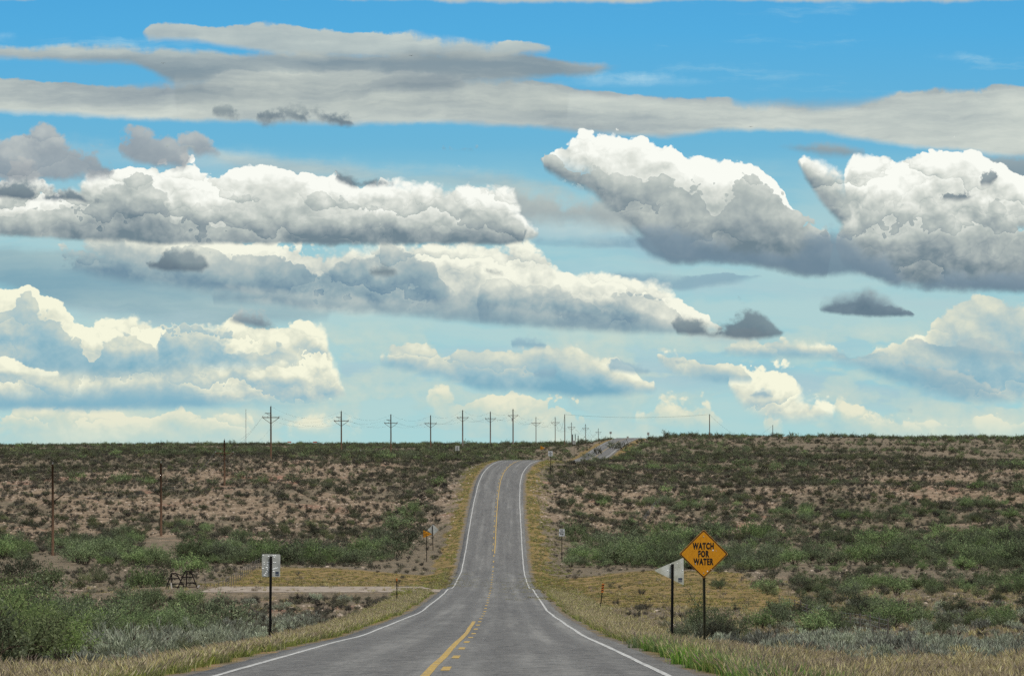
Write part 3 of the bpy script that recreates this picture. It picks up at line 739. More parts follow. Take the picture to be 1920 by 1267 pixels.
def quads_mesh(name, P, mats, mi, var):
    """P: n x 4 x 3 corner points"""
    n = len(P); me = bpy.data.meshes.new(name)
    me.vertices.add(n * 4); me.vertices.foreach_set('co', P.reshape(-1))
    me.loops.add(n * 4); me.loops.foreach_set('vertex_index', np.arange(n * 4))
    me.polygons.add(n); me.polygons.foreach_set('loop_start', np.arange(n) * 4)
    me.polygons.foreach_set('material_index', np.asarray(mi, np.int32))
    me.update(calc_edges=True)
    at = me.attributes.new('leafvar', 'FLOAT', 'FACE'); at.data.foreach_set('value', np.asarray(var, np.float32))
    for m in mats: me.materials.append(m)
    return me

def unit(v): return v / np.maximum(np.linalg.norm(v, axis=-1, keepdims=True), 1e-9)

def leaf_quads(c, d, ln, w, r):
    """narrow leaf shaped quads at c pointing along d"""
    n = len(c); s = unit(np.cross(d, r.normal(size=(n, 3))))
    ln = ln[:, None]; w = w[:, None]
    return np.stack([c - d * ln * 0.5, c + s * w * 0.5 - d * ln * 0.05, c + d * ln * 0.5, c - s * w * 0.5 - d * ln * 0.05], 1)

def stem_quads(paths, radii):
    out = []
    for p, r in zip(paths, radii):
        for i in range(len(p) - 1):
            a, b = p[i], p[i + 1]; ra = r * (1 - i / len(p)); rb = r * (1 - (i + 1) / len(p)) + 0.002
            t = unit((b - a)[None])[0]
            for ax in (np.array([1., 0.1, 0]), np.array([0.1, 1., 0])):
                s = np.cross(t, ax); s /= max(np.linalg.norm(s), 1e-6)
                out.append([a - s * ra, a + s * ra, b + s * rb, b - s * rb])
    return np.array(out)

def make_bush(name, seed, kind, lod):
    """one metre scale plant centred on the origin; returns (leaf mesh, stem mesh or None)"""
    r = np.random.default_rng(seed)
    if kind == 'mesquite': Hh, Rr, nb, leafmat = 1.0, 1.05, 16, M_MESQ
    elif kind == 'bright': Hh, Rr, nb, leafmat = 1.0, 1.0, 18, M_MESQB
    elif kind == 'creosote': Hh, Rr, nb, leafmat = 1.0, 0.85, 14, M_DARK
    elif kind == 'scrub': Hh, Rr, nb, leafmat = 0.7, 0.75, 12, M_GREY
    else: Hh, Rr, nb, leafmat = 0.85, 0.8, 26, M_SAGE
    paths, ends, radii = [], [], []
    for k in range(nb):
        az = 2 * math.pi * (k + r.random()) / nb; out = (0.25 + 0.75 * math.sqrt(r.random()))
        end = np.array([math.cos(az) * out * Rr * 0.85, math.sin(az) * out * Rr * 0.85, Hh * (1.0 - 0.55 * out ** 2) * (0.72 + 0.42 * r.random())])
        base = np.array([math.cos(az) * 0.06, math.sin(az) * 0.06, -0.12])
        ctrl = np.array([end[0] * 0.35, end[1] * 0.35, end[2] * 0.62])
        ts = np.linspace(0, 1, 6)[:, None]
        p = (1 - ts) ** 2 * base + 2 * ts * (1 - ts) * ctrl + ts ** 2 * end + r.normal(size=(6, 3)) * 0.018
        paths.append(p); radii.append(0.016); ends.append(end)
        for j in range(3):
            t = 0.45 + 0.5 * r.random(); st = (1 - t) ** 2 * base + 2 * t * (1 - t) * ctrl + t * t * end
            e2 = st + unit((end - base)[None])[0] * 0.22 + r.normal(size=3) * 0.16; e2[2] = max(e2[2], 0.06)
            paths.append(np.array([st, (st + e2) / 2 + r.normal(size=3) * 0.02, e2])); radii.append(0.008); ends.append(e2)
    ends = np.array(ends)
    if kind == 'sage':
        nbld = {0: 1500, 1: 600, 2: 160}[lod]
        src = ends[r.integers(0, len(ends), nbld)] * np.array([1, 1, 0.75])
        c = src + r.normal(size=(nbld, 3)) * np.array([0.07, 0.07, 0.07]); c[:, 2] = np.abs(c[:, 2]) + 0.02
        d = unit(c * np.array([0.55, 0.55, 0.25]) + np.array([0, 0, 0.55]) + r.normal(size=(nbld, 3)) * 0.22)
        sc = {0: 1.75, 1: 2.2, 2: 3.2}[lod]
        P = leaf_quads(c, d, (0.10 + 0.12 * r.random(nbld)) * (1 + 0.15 * sc), (0.010 + 0.009 * r.random(nbld)) * sc * 1.15, r)
        hgt = np.clip(c[:, 2] / Hh, 0, 1)
    else:
        nl = {0: 5200, 1: 1500, 2: 260}[lod]
        if kind == 'scrub': nl = int(nl * 0.75)
        k = r.integers(0, len(ends), nl); t = 0.70 + 0.38 * r.random(nl)
        c = ends[k] * t[:, None] + r.normal(size=(nl, 3)) * np.array([0.085, 0.085, 0.062])
        c[:, 2] = np.abs(c[:, 2] + 0.02) + 0.01
        sc = {0: 1.15, 1: 1.9, 2: 3.6}[lod]
        d = unit(r.normal(size=(nl, 3)) + np.array([0, 0, 0.25]) + c * 0.5)
        P = leaf_quads(c, d, (0.035 + 0.035 * r.random(nl)) * sc, (0.012 + 0.012 * r.random(nl)) * sc, r)
        hgt = np.clip(c[:, 2] / Hh, 0, 1)
    cl = r.random(len(ends)); var = np.clip(r.random(len(P)) * 0.75 + 0.25 * r.random(len(P)), 0, 1)
    leaf = quads_mesh(name + '_foliage', P, [leafmat], np.zeros(len(P)), var)
    sq = stem_quads(paths, [q * (1 if lod < 2 else 2) for q in radii])
    if lod == 2: sq = sq[::3]
    stem = quads_mesh(name + '_stems', sq, [M_BARK], np.zeros(len(sq)), np.zeros(len(sq)))
    both = quads_mesh(name, np.concatenate([P, sq]), [leafmat, M_BARK], np.r_[np.zeros(len(P)), np.ones(len(sq))], np.r_[var, np.zeros(len(sq))])
    return leaf, stem, both

def make_tuft(name, seed, mat, n, h, spread, lean, heads=0, headmat=None, w=0.006):
    r = np.random.default_rng(seed); P, mi, var = [], [], []
    for i in range(n):
        b = np.array([r.normal() * spread, r.normal() * spread, -0.03]); hh = h * (0.55 + 0.6 * r.random())
        az = r.random() * 6.283; ld = np.array([math.cos(az), math.sin(az), 0]) * lean * hh * (0.4 + r.random())
        s = np.array([-math.sin(az + r.normal()), math.cos(az + r.normal()), 0.0]) * w * (0.7 + 0.8 * r.random())
        m1 = b + ld * 0.3 + np.array([0, 0, hh * 0.55]); tip = b + ld + np.array([0, 0, hh])
        v = r.random()
        P.append([b - s, b + s, m1 + s * 0.8, m1 - s * 0.8]); P.append([m1 - s * 0.8, m1 + s * 0.8, tip + s * 0.15, tip - s * 0.15]); mi += [0, 0]; var += [v, v]
        if i < heads:
            tp = unit((tip - m1)[None])[0]; s2 = s / np.linalg.norm(s) * 0.010
            for q in range(2):
                s3 = s2 if q == 0 else np.cross(tp, s2)
                P.append([tip - tp * 0.06, tip + s3, tip + tp * 0.10, tip - s3]); mi.append(1); var.append(0.3 + 0.7 * r.random())
    return quads_mesh(name, np.array(P), [mat, headmat or mat], mi, var)

PROTO = {}
for kind in ('mesquite', 'creosote', 'sage', 'scrub', 'bright'):
    for lod in range(3):
        for v in range(3): PROTO[kind, lod, v] = make_bush('%s_%d%d' % (kind, lod, v), 11 + v + 10 * lod + sum(map(ord, kind)), kind, lod)

def scatter(name, protos, pts, label, cat):
    """stuff: one object whose geometry nodes set the plants out; pts rows = x y z scale rot variant"""
    pts = np.asarray(pts, float)
    me = bpy.data.meshes.new(name); me.vertices.add(len(pts)); me.vertices.foreach_set('co', pts[:, :3].ravel())
    for nm, col in (('sc', 3), ('rt', 4)):
        at = me.attributes.new(nm, 'FLOAT', 'POINT'); at.data.foreach_set('value', pts[:, col].astype(np.float32))
    at = me.attributes.new('vr', 'INT', 'POINT'); at.data.foreach_set('value', pts[:, 5].astype(np.int32))
    o = bpy.data.objects.new(name, me); COL.objects.link(o)
    ng = bpy.data.node_groups.new(name, 'GeometryNodeTree')
    ng.interface.new_socket('Geometry', in_out='INPUT', socket_type='NodeSocketGeometry')
    ng.interface.new_socket('Geometry', in_out='OUTPUT', socket_type='NodeSocketGeometry')
    N = ng.nodes; L = ng.links; gi = N.new('NodeGroupInput'); go = N.new('NodeGroupOutput'); jn = N.new('GeometryNodeJoinGeometry')
    def na(nm, t):
        a = N.new('GeometryNodeInputNamedAttribute'); a.data_type = t; a.inputs['Name'].default_value = nm; return a.outputs[0]
    sc, rt, vr = na('sc', 'FLOAT'), na('rt', 'FLOAT'), na('vr', 'INT')
    cx = N.new('ShaderNodeCombineXYZ'); L.new(rt, cx.inputs[2])
    for i, pm in enumerate(protos):
        po = bpy.data.objects.new(name + '_source', pm)
        oi = N.new('GeometryNodeObjectInfo'); oi.inputs['Object'].default_value = po; oi.inputs['As Instance'].default_value = True
        cmpn = N.new('FunctionNodeCompare'); cmpn.data_type = 'INT'; cmpn.operation = 'EQUAL'
        L.new(vr, cmpn.inputs[2]); cmpn.inputs[3].default_value = i
        ip = N.new('GeometryNodeInstanceOnPoints')
        L.new(gi.outputs[0], ip.inputs['Points']); L.new(cmpn.outputs[0], ip.inputs['Selection']); L.new(oi.outputs['Geometry'], ip.inputs['Instance'])
        L.new(cx.outputs[0], ip.inputs['Rotation']); L.new(sc, ip.inputs['Scale']); L.new(ip.outputs[0], jn.inputs[0])
    L.new(jn.outputs[0], go.inputs[0])
    md = o.modifiers.new('scatter', 'NODES'); md.node_group = ng
    props(o, label, cat, kind='stuff'); return o

def view_x(n, y, r, over=1.12): return (r.random(n) * 2 - 1) * (0.16 * over) * y + 0.0

def sample(n, y0, y1, r, pw=1.0, pad=6.0, over=1.25):
    """random places with even ground density between two depths over the wedge of land the photo looks at"""
    u = r.random(n); y = np.sqrt(y0 ** 2 + u * (y1 ** 2 - y0 ** 2)) if pw == 1.0 else y0 + (y1 - y0) * u ** pw
    return (r.random(n) * 2 - 1) * (0.16 * over * y + pad), y

def off(x, y): return x - RX(y)

def free(x, y, size):
    """keep plants off the road, the lane and the posts"""
    d = np.abs(off(x, y)); ok = d > 5.0 + size * 0.9
    ok &= ~((np.abs(x - PX(99, y)) < 2.6) & (y > 362) & (y < 424)) & ~((np.abs(x - PX(302, y)) < 2.6) & (y > 396) & (y < 481))
    ok &= ~((y > 255 - size) & (y < 283 + size) & (x > -42) & (x < 0))
    return ok

PL = {k: [] for k in ('mesquite', 'creosote', 'sage', 'scrub')}
def put_plants(kind, x, y, s):
    z = H(x, y)
    for a, b, c, d in zip(x, y, z, s): PL[kind].append((a, b, c, d))

def keep(x, y, s, dens, r):
    m = (r.random(len(x)) < dens) & free(x, y, s); return x[m], y[m], s[m]

R = np.random.default_rng(21)
def populate():
    r = R
    fm = field_mask
    # valley floor mesquite band
    x, y = sample(6000, 360, 472, r); s = 0.7 + 1.9 * r.random(len(x)) ** 1.9
    o = off(x, y)
    band = np.where(o < 0, sst(372, 384, y) * (1 - sst(436, 462, y + vnoise(x, y, 20) * 30)), sst(360, 372, y) * (1 - sst(440, 476, y + vnoise(x, y, 20) * 30)))
    clear = np.where(o < 0, sst(12, 18, -o), sst(8, 13, o))
    dn = band * clear * (0.05 + 0.40 * sst(-0.22, 0.2, vnoise(x, y, 13)))
    put_plants('mesquite', *keep(x, y, s, dn, r))
    # hillside patches of mesquite and creosote
    x, y = sample(9000, 455, 720, r); s = 0.7 + 1.1 * r.random(len(x)) ** 1.5
    cl = sst(0.08, 0.3, vnoise(x + 13, y * 0.7, 26)) * (1 - bare_mask(x, y) * 0.9)
    edge = sst(9, 14, np.abs(off(x, y)))
    put_plants('mesquite', *keep(x, y, s, cl * 0.5 * edge, r))
    x, y = sample(14000, 455, 760, r); s = 0.55 + 0.75 * r.random(len(x)) ** 1.5
    dn = (1 - bare_mask(x, y) * 0.80) * sst(-0.45, 0.1, vnoise(x, y, 16)) * 0.42 * sst(7.5, 12, np.abs(off(x, y)))
    put_plants('creosote', *keep(x, y, s, dn, r))
    x, y = sample(84000, 440, 760, r); s = 0.26 + 0.70 * r.random(len(x)) ** 2.4
    dn = (1 - bare_mask(x, y) * 0.45) * 0.52 * sst(7, 10, np.abs(off(x, y)))
    put_plants('scrub', *keep(x, y, s, dn, r))
    # plateau: thick dark brush up to the skyline
    x, y = sample(26000, 700, 1750, r, over=1.15); s = 0.6 + 1.0 * r.random(len(x)) ** 1.5
    dn = 0.75 * (0.35 + 0.65 * sst(-0.2, 0.15, vnoise(x, y * 0.4, 60)))
    dn = dn * (1 - 0.5 * (y > 1250))
    m = r.random(len(x)) < 0.5
    put_plants('creosote', *keep(x[m], y[m], s[m], dn[m], r))
    m = ~m
    put_plants('mesquite', *keep(x[m], y[m], s[m], dn[m] * 0.85, r))
    x, y = sample(16000, 720, 1500, r, over=1.15); s = 0.4 + 0.5 * r.random(len(x))
    put_plants('scrub', *keep(x, y, s, np.full(len(x), 0.6), r))
    # floor of the valley, both sides, behind the field: small grey plants
    x, y = sample(9000, 285, 460, r); s = 0.25 + 0.4 * r.random(len(x)) ** 1.5
    put_plants('scrub', *keep(x, y, s, (1 - fm(x, y) * 0.97) * 0.5 * sst(6.0, 9, np.abs(off(x, y))), r))
    # ground nearer than the field
    x, y = sample(3600, 105, 262, r); s = 0.22 + 0.38 * r.random(len(x)) ** 1.4
    o = off(x, y); dn = np.where(o < 0, 0.85, 0.30) * sst(6.8, 9, np.abs(o)) * (1 - fm(x, y) * 0.95)
    put_plants('scrub', *keep(x, y, s, dn, r))
    x, y = sample(2600, 100, 250, r); s = 0.35 + 0.45 * r.random(len(x))
    o = off(x, y)
    dn = np.where(o < 0, sst(7.5, 9, -o) * (1 - sst(140, 190, y)) * 0.85 + 0.05 * sst(8, 12, -o), sst(15, 19, o) * 0.20 + sst(8, 10, o) * 0.5 * (1 - sst(120, 140, y)))
    put_plants('sage', *keep(x, y, s, dn * (1 - fm(x, y)), r))
    # near left: sage and mesquite
    x, y = sample(620, 74, 112, r, over=1.3, pad=3); s = 0.40 + 0.35 * r.random(len(x))
    o = off(x, y)
    dn = np.where(o < 0, sst(6.4, 7.4, -o) * 0.62, sst(7.5, 9.0, o) * 0.95 * sst(70, 80, y))
    dn = dn * np.where(o < 0, 1 - 0.8 * sst(8, 10.5, -o) * (y < 84), 1)
    put_plants('sage', *keep(x, y, s, dn, r))
    # mesquite thickets on the left between 60 and 250 m
    x, y = sample(1500, 118, 255, r, pad=3); s = 0.8 + 0.7 * r.random(len(x)); o = off(x, y)
    put_plants('mesquite', *keep(x, y, s, np.where((o < 0) & (x < PX(330, y) + vnoise(x, y, 12) * 8), 0.52 * sst(-0.4, 0.1, vnoise(x, y, 14)), 0.0), r))
    # right: dotted round bushes on the flat
    x, y = sample(2400, 130, 372, r, pad=3); s = 0.6 + 0.9 * r.random(len(x)); o = off(x, y)
    dn = np.where(o > 0, sst(14, 19, o) * 0.42 * np.where(y > 190, sst(21, 26, o), 1) * sst(-0.2, 0.2, vnoise(x, y, 20)) * sst(120, 160, y), 0.0)
    put_plants('mesquite', *keep(x, y, s, dn, r))
    x, y = sample(1200, 190, 372, r, pad=3); s = 0.5 + 0.6 * r.random(len(x)); o = off(x, y)
    put_plants('creosote', *keep(x, y, s, np.where(o > 0, sst(20, 25, o) * 0.28, sst(26, 32, -o) * 0.25), r))
    # scattered on the hill edge above the road cut
    for px, d, k, s_ in ((40, 76, 'mesquite', 1.55), (120, 84, 'mesquite', 1.0), (-40, 72, 'mesquite', 1.5), (60, 100, 'mesquite', 1.7), (150, 106, 'mesquite', 1.5), (205, 116, 'mesquite', 1.3), (0, 118, 'mesquite', 1.9), (290, 128, 'mesquite', 1.3), (250, 118, 'mesquite', 0.9), (110, 132, 'mesquite', 1.9), (200, 150, 'mesquite', 1.9), (60, 160, 'mesquite', 2.1), (300, 172, 'mesquite', 1.3), (160, 185, 'mesquite', 1.9), (20, 200, 'mesquite', 2.2), (250, 205, 'mesquite', 1.7), (240, 240, 'mesquite', 1.7), (270, 290, 'mesquite', 2.2), (290, 305, 'mesquite', 2.0), (355, 345, 'mesquite', 2.0), (375, 350, 'mesquite', 1.5), (90, 300, 'mesquite', 2.4), (40, 320, 'mesquite', 2.6),
                         (1300, 112, 'mesquite', 1.0), (1345, 110, 'creosote', 0.95), (1375, 116, 'mesquite', 0.85), (1325, 120, 'mesquite', 1.3),
                         (235, 84, 'sage', 0.95), (330, 97, 'sage', 1.0), (395, 106, 'sage', 0.85), (440, 114, 'sage', 0.8), (185, 92, 'sage', 0.85), (290, 90, 'sage', 0.9), (240, 104, 'sage', 0.95), (300, 112, 'sage', 0.95), (360, 120, 'sage', 0.9), (420, 128, 'sage', 0.9), (470, 135, 'sage', 0.8), (350, 88, 'creosote', 0.6), (255, 96, 'creosote', 0.75), (280, 100, 'creosote', 0.6), (330, 135, 'mesquite', 1.0), (370, 150, 'mesquite', 1.2),
                         (1690, 88, 'sage', 0.85), (1740, 92, 'sage', 0.8), (1790, 86, 'sage', 0.75), (1560, 96, 'sage', 0.6), (1885, 80, 'sage', 0.7), (1620, 104, 'sage', 0.7), (1500, 108, 'sage', 0.5), (1845, 96, 'sage', 0.7), (1920, 92, 'sage', 0.75),
                         (1455, 205, 'mesquite', 1.1), (1500, 215, 'creosote', 1.0), (1470, 222, 'mesquite', 1.0), (1620, 228, 'mesquite', 1.4), (1655, 220, 'mesquite', 1.2), (1775, 176, 'creosote', 0.95), (1840, 190, 'creosote', 1.1), (1880, 182, 'mesquite', 1.0),
                         (1730, 168, 'sage', 0.6), (740, 405, 'mesquite', 2.6), (765, 425, 'mesquite', 2.4), (715, 460, 'mesquite', 2.2), (745, 480, 'mesquite', 2.6), (770, 500, 'mesquite', 2.2), (820, 570, 'mesquite', 1.8), (700, 425, 'mesquite', 2.0),
                         (1150, 1010, 'mesquite', 2.8), (1168, 1000, 'mesquite', 3.0), (1182, 985, 'mesquite', 2.4), (1250, 1120, 'creosote', 2.6), (1120, 960, 'creosote', 2.2), (1100, 930, 'mesquite', 2.0)):
        x = PX(px, d); PL[k].append((x, d, Hs(x, d), s_))

populate()
_r = np.random.default_rng(77)
x, y = sample(900, 1040, 1700, _r, over=1.1); s = 1.1 + 1.3 * _r.random(900) ** 2
put_plants('mesquite', *keep(x, y, s, np.full(900, 0.35), _r))
INFO = {'mesquite': ('mesquite_bush', 'mesquite bush', 'green feathery mesquite bush'), 'creosote': ('creosote_bush', 'bush', 'dark olive creosote bush'),
        'sage': ('sagebrush', 'sagebrush', 'silvery grey sagebrush'), 'scrub': ('scrub_bush', 'shrub', 'low grey brown shrub')}
def where(x, y):
    side = 'left' if x < RX(y) else 'right'
    if y < 100: return 'beside the grassy verge %s of the road' % side, '%s verge' % side
    if y < 260: return 'on the slope down to the flat, %s of the road' % side, '%s near slope' % side
    if y < 372: return 'by the mown flat %s of the road' % side, '%s flat' % side
    if y < 470: return 'on the valley floor %s of the road' % side, '%s valley floor' % side
    if y < 720: return 'on the far pink slope %s of the road' % side, '%s far slope' % side
    return 'on the plateau near the skyline %s of the road' % side, '%s plateau' % side

SPECIAL = {}
nplants = 0
for kind, lst in PL.items():
    A = np.array(lst)
    px = A[:, 0] / A[:, 1] * F
    vis = (np.abs(px) < 980) & (A[:, 1] > 48)
    size = A[:, 3] / A[:, 1] * vis
    order = np.argsort(-size)
    top = order[:300]; rest = order[300:]
    top = [i for i in top if size[i] > 0]
    nm, cat, look = INFO[kind]
    rr = np.random.default_rng(5)
    for rank, i in enumerate(top):
        x, y, z, s = A[i]; lod = 0 if y < 135 else (1 if y < 330 or (s > 1.0 and y < 620) else 2); v = rr.integers(0, 3)
        w, g = where(x, y)
        leaf, stem, both = PROTO[kind, lod, v]
        if kind == 'mesquite' and x < 0 and y < 125 and rr.random() < (1.0 if y < 90 else 0.35): leaf, stem, both = PROTO['bright', lod, v]
        hz = s * (0.9 + 0.25 * rr.random()); rz = rr.random() * 6.28
        if y < 135:
            o = empty(nm, (x, y, z), rz); o.scale = (s, s, hz)
            for part, m_ in (('foliage', leaf), ('stems', stem)):
                c = bpy.data.objects.new(part, m_); COL.objects.link(c); c.parent = o
        else:
            o = bpy.data.objects.new(nm, both); o.location = (x, y, z); o.rotation_euler = (0, 0, rz); o.scale = (s, s, hz); COL.objects.link(o)
        props(o, look + ' ' + w, cat, group='%s bushes, %s' % (kind if kind != 'scrub' else 'low grey', g))
        nplants += 1
    pts = []
    for i in rest:
        x, y, z, s = A[i]; lod = 1 if y < 300 or (s > 0.8 and y < 560) else 2
        pts.append((x, y, z, s, rr.random() * 6.28, (lod - 1) * 3 + rr.integers(0, 3)))
    scatter(kind + '_cover', [PROTO[kind, l, v][2] for l in (1, 2) for v in range(3)], pts, look + 's covering the slopes and plateau beyond', 'ground cover')
    print(kind, len(lst), len(top))

# ---- grass
TUFT = {
    'verge': [make_tuft('verge_tuft', 100 + i, M_GRSY, 52, 0.25, 0.10, 0.6, 8, M_GRST, w=0.006) for i in range(3)],
    'green': [make_tuft('green_tuft', 110 + i, M_GRSG, 60, 0.34, 0.09, 0.40, 5, M_GRST, w=0.007) for i in range(3)],
    'dry': [make_tuft('dry_tuft', 120 + i, M_GRST, 60, 0.38, 0.12, 0.55, 30, M_GRST, w=0.0045) for i in range(3)],
    'low': [make_tuft('low_tuft', 130 + i, M_MOWN, 22, 0.16, 0.16, 0.8, 0, None, w=0.022) for i in range(3)],
    'pale': [make_tuft('pale_tuft', 140 + i, M_GRST, 26, 0.42, 0.20, 0.5, 0, None, w=0.022) for i in range(3)],
}
def grass(name, kinds, n, y0, y1, dens, label, smin=0.7, smax=1.3, over=1.2, seed=3, pad=4.0):
    r = np.random.default_rng(seed); x, y = sample(n, y0, y1, r, over=over, pad=pad)
    m = r.random(n) < dens(x, y); x, y = x[m], y[m]; z = H(x, y) + 0.0
    protos = [p for k in kinds for p in TUFT[k]]
    scatter(name, protos, np.stack([x, y, z, smin + (smax - smin) * r.random(len(x)), r.random(len(x)) * 6.28, r.integers(0, len(protos), len(x))], 1), label, 'grass')
    print(name, len(x))

def strip(n, y0, y1, a, b, r, pw=1.0):
    y = y0 + (y1 - y0) * r.random(n) ** pw; s = np.where(r.random(n) < 0.5, -1, 1); return RX(y) + s * (a + (b - a) * r.random(n)), y, s

def strip_grass(name, kinds, n, y0, y1, a, b, label, cond=None, smin=0.6, smax=1.2, seed=9, pw=1.0):
    r = np.random.default_rng(seed); x, y, s = strip(n, y0, y1, a, b, r, pw); o = np.abs(off(x, y))
    m = np.ones(n, bool)
    if cond is not None: m = r.random(n) < cond(x, y, o, s)
    x, y = x[m], y[m]; protos = [p for k in kinds for p in TUFT[k]]
    scatter(name, protos, np.stack([x, y, H(x, y), smin + (smax - smin) * r.random(len(x)), r.random(len(x)) * 6.28, r.integers(0, len(protos), len(x))], 1), label, 'grass')
    print(name, len(x))

edge_n = lambda x, y: vnoise(x, y, 1.6) * 0.9
strip_grass('verge_grass', ['verge'], 30000, 44, 262, 4.6, 8.6, 'short yellow green grass along both road edges',
            lambda x, y, o, s: sst(4.5, 4.9, o + edge_n(x, y)) * (1 - sst(6.6, 8.4, o + edge_n(x, y))) * np.interp(y, [44, 120, 262], [1, 0.8, 0.45]), pw=1.3)
strip_grass('green_verge_grass', ['green'], 12000, 44, 90, 4.4, 7.0, 'bright green grass on the right verge',
            lambda x, y, o, s: (s > 0) * sst(4.5, 4.8, o + edge_n(x, y)) * (1 - sst(5.4, 6.8, o + edge_n(x, y))) * (1 - sst(62, 88, y)))
grass('dry_grass', ['dry', 'dry', 'verge', 'dry', 'green', 'verge'], 17000, 44, 92, lambda x, y: np.where(off(x, y) > 0, sst(5.6, 6.8, off(x, y)) * (1 - 0.9 * sst(66, 80, y) * sst(7.5, 10, off(x, y))) * (1 - sst(80, 92, y)), sst(6.0, 7.2, -off(x, y)) * (1 - sst(60, 72, y)) * 0.8),
      'tall tan seeding grass in the foreground beside the road', 0.6, 1.25, over=1.15, pad=1.5)
grass('meadow_grass', ['pale', 'low'], 30000, 92, 330, lambda x, y: np.where(off(x, y) > 0, 0.75 * sst(6, 8, off(x, y)) * (1 - field_mask(x, y) * 0.9) * (1 - 0.5 * (y < 120)), 0.12 * (off(x, y) < -6.5)), 'pale dry grass on the flat right of the road', 0.4, 0.8, seed=5)
grass('mown_grass', ['low'], 42000, 215, 376, lambda x, y: field_mask(x, y) * (0.08 + 0.7 * sst(-0.25, 0.15, vnoise(x * 0.2, y, 4))), 'mown olive grass on the flats beside the dip', 0.5, 1.0, over=1.2, seed=6)
strip_grass('far_verge_grass', ['low', 'verge', 'low'], 30000, 262, 760, 4.7, 9.5, 'olive grass along the road edges on the far rise',
            lambda x, y, o, s: (1 - sst(5.6, 7.8 + 1.8 * (s > 0), o + vnoise(x, y, 6) * 4)) * 0.4 * sst(-0.35, 0.0, vnoise(x, y * 1.5, 4)), 0.6, 1.1)
# stones
def make_stones():
    r = np.random.default_rng(4); pr = []
    M_ST = simple('pale_stone', srgb(150, 132, 114), srgb(190, 176, 158), 5.0, 0.9)
    for k in range(3):
        bm = bmesh.new(); bmesh.ops.create_icosphere(bm, subdivisions=1, radius=0.5)
        for v in bm.verts: v.co = Vector((v.co.x * (0.8 + 0.5 * r.random()), v.co.y * (0.8 + 0.5 * r.random()), v.co.z * (0.4 + 0.3 * r.random())))
        me = bpy.data.meshes.new('stone'); bm.to_mesh(me); me.materials.append(M_ST); pr.append(me)
    x, y = sample(60000, 90, 760, r); b = bare_mask(x, y)
    m = (r.random(len(x)) < 0.1 + 0.9 * b) & free(x, y, 0.3) & (field_mask(x, y) < 0.3); x, y = x[m], y[m]
    scatter('stones', pr, np.stack([x, y, H(x, y), 0.12 + 0.42 * r.random(len(x)) ** 2.5, r.random(len(x)) * 6.28, r.integers(0, 3, len(x))], 1), 'pale stones strewn over the pink slopes', 'stones')
make_stones()


# ------------------------------------------------------------------ signs, posts, poles and other things
M_POST = simple('dark_post_steel', srgb(20, 20, 20), srgb(36, 33, 30), 30, 0.6, 0.3)
M_POSTG = simple('olive_post_steel', srgb(48, 48, 34), srgb(72, 70, 50), 25, 0.6, 0.2)
M_ALU = simple('sheet_aluminium', srgb(150, 152, 146), srgb(184, 184, 176), 3.5, 0.5, 0.25)
M_DENT = simple('chipped_bright_metal', srgb(215, 218, 216), srgb(235, 236, 232), 30, 0.5, 0.1)
M_YEL = simple('yellow_sign_face', srgb(188, 124, 12), srgb(202, 137, 18), 14, 0.5)
M_BLK = simple('black_sign_ink', srgb(14, 13, 12), srgb(22, 20, 18), 14, 0.6)
M_WHT = simple('white_sign_face', srgb(196, 200, 200), srgb(214, 216, 214), 9, 0.5)
M_ORG = simple('orange_marker_paint', srgb(164, 92, 34), srgb(180, 108, 44), 9, 0.5)
M_WOOD = simple('weathered_pole_wood', srgb(62, 44, 32), srgb(100, 76, 56), 3.0, 0.9, stretch=(8, 8, 0.6))
M_WOODG = simple('grey_weathered_wood', srgb(72, 66, 60), srgb(118, 110, 102), 3.0, 0.9, stretch=(8, 8, 0.6))
M_CONC = simple('pale_concrete', srgb(156, 148, 138), srgb(186, 180, 170), 6, 0.9)
M_WIRE = simple('cable_metal', srgb(70, 70, 70), srgb(90, 90, 90), 6, 0.5, 0.4)
M_WIREL = simple('bright_cable_metal', srgb(150, 150, 148), srgb(170, 170, 168), 6, 0.4, 0.5)
M_CER = simple('grey_porcelain', srgb(120, 118, 116), srgb(150, 148, 146), 6, 0.3)
M_RED = simple('red_board_paint', srgb(150, 62, 40), srgb(176, 84, 58), 6, 0.6)
M_STEEL = simple('black_rusted_steel', srgb(18, 16, 15), srgb(44, 36, 30), 12, 0.7, 0.3)

def zz(py, d): return (EYE - py) / F * d

def rounded(pts, r, n=4):
    out = []; k = len(pts)
    for i in range(k):
        p = Vector(pts[i]); a = (Vector(pts[i - 1]) - p); b = (Vector(pts[(i + 1) % k]) - p)
        a.normalize(); b.normalize()
        ang = a.angle(b); t = r / math.tan(ang / 2)
        p0 = p + a * t; p1 = p + b * t
        for j in range(n + 1):
            u = j / n; out.append(tuple((1 - u) ** 2 * p0 + 2 * u * (1 - u) * p + u * u * p1))
    return out

def inset(pts, s):
    c = sum((Vector(p) for p in pts), Vector((0, 0))) / len(pts)
    return [tuple(c + (Vector(p) - c) * s) for p in pts]

def ring(mb, o1, o2, y, mi=0):
    n = len(o1); vs = [(x, y, z) for x, z in o1] + [(x, y, z) for x, z in o2]
    mb.add(vs, [(i, (i + 1) % n, n + (i + 1) % n, n + i) for i in range(n)], mi)

def disc(mb, x, z, r, y, mi=0, n=8):
    mb.add([(x + r * math.cos(k * 6.2832 / n), y, z + r * math.sin(k * 6.2832 / n)) for k in range(n)], [tuple(range(n))], mi)

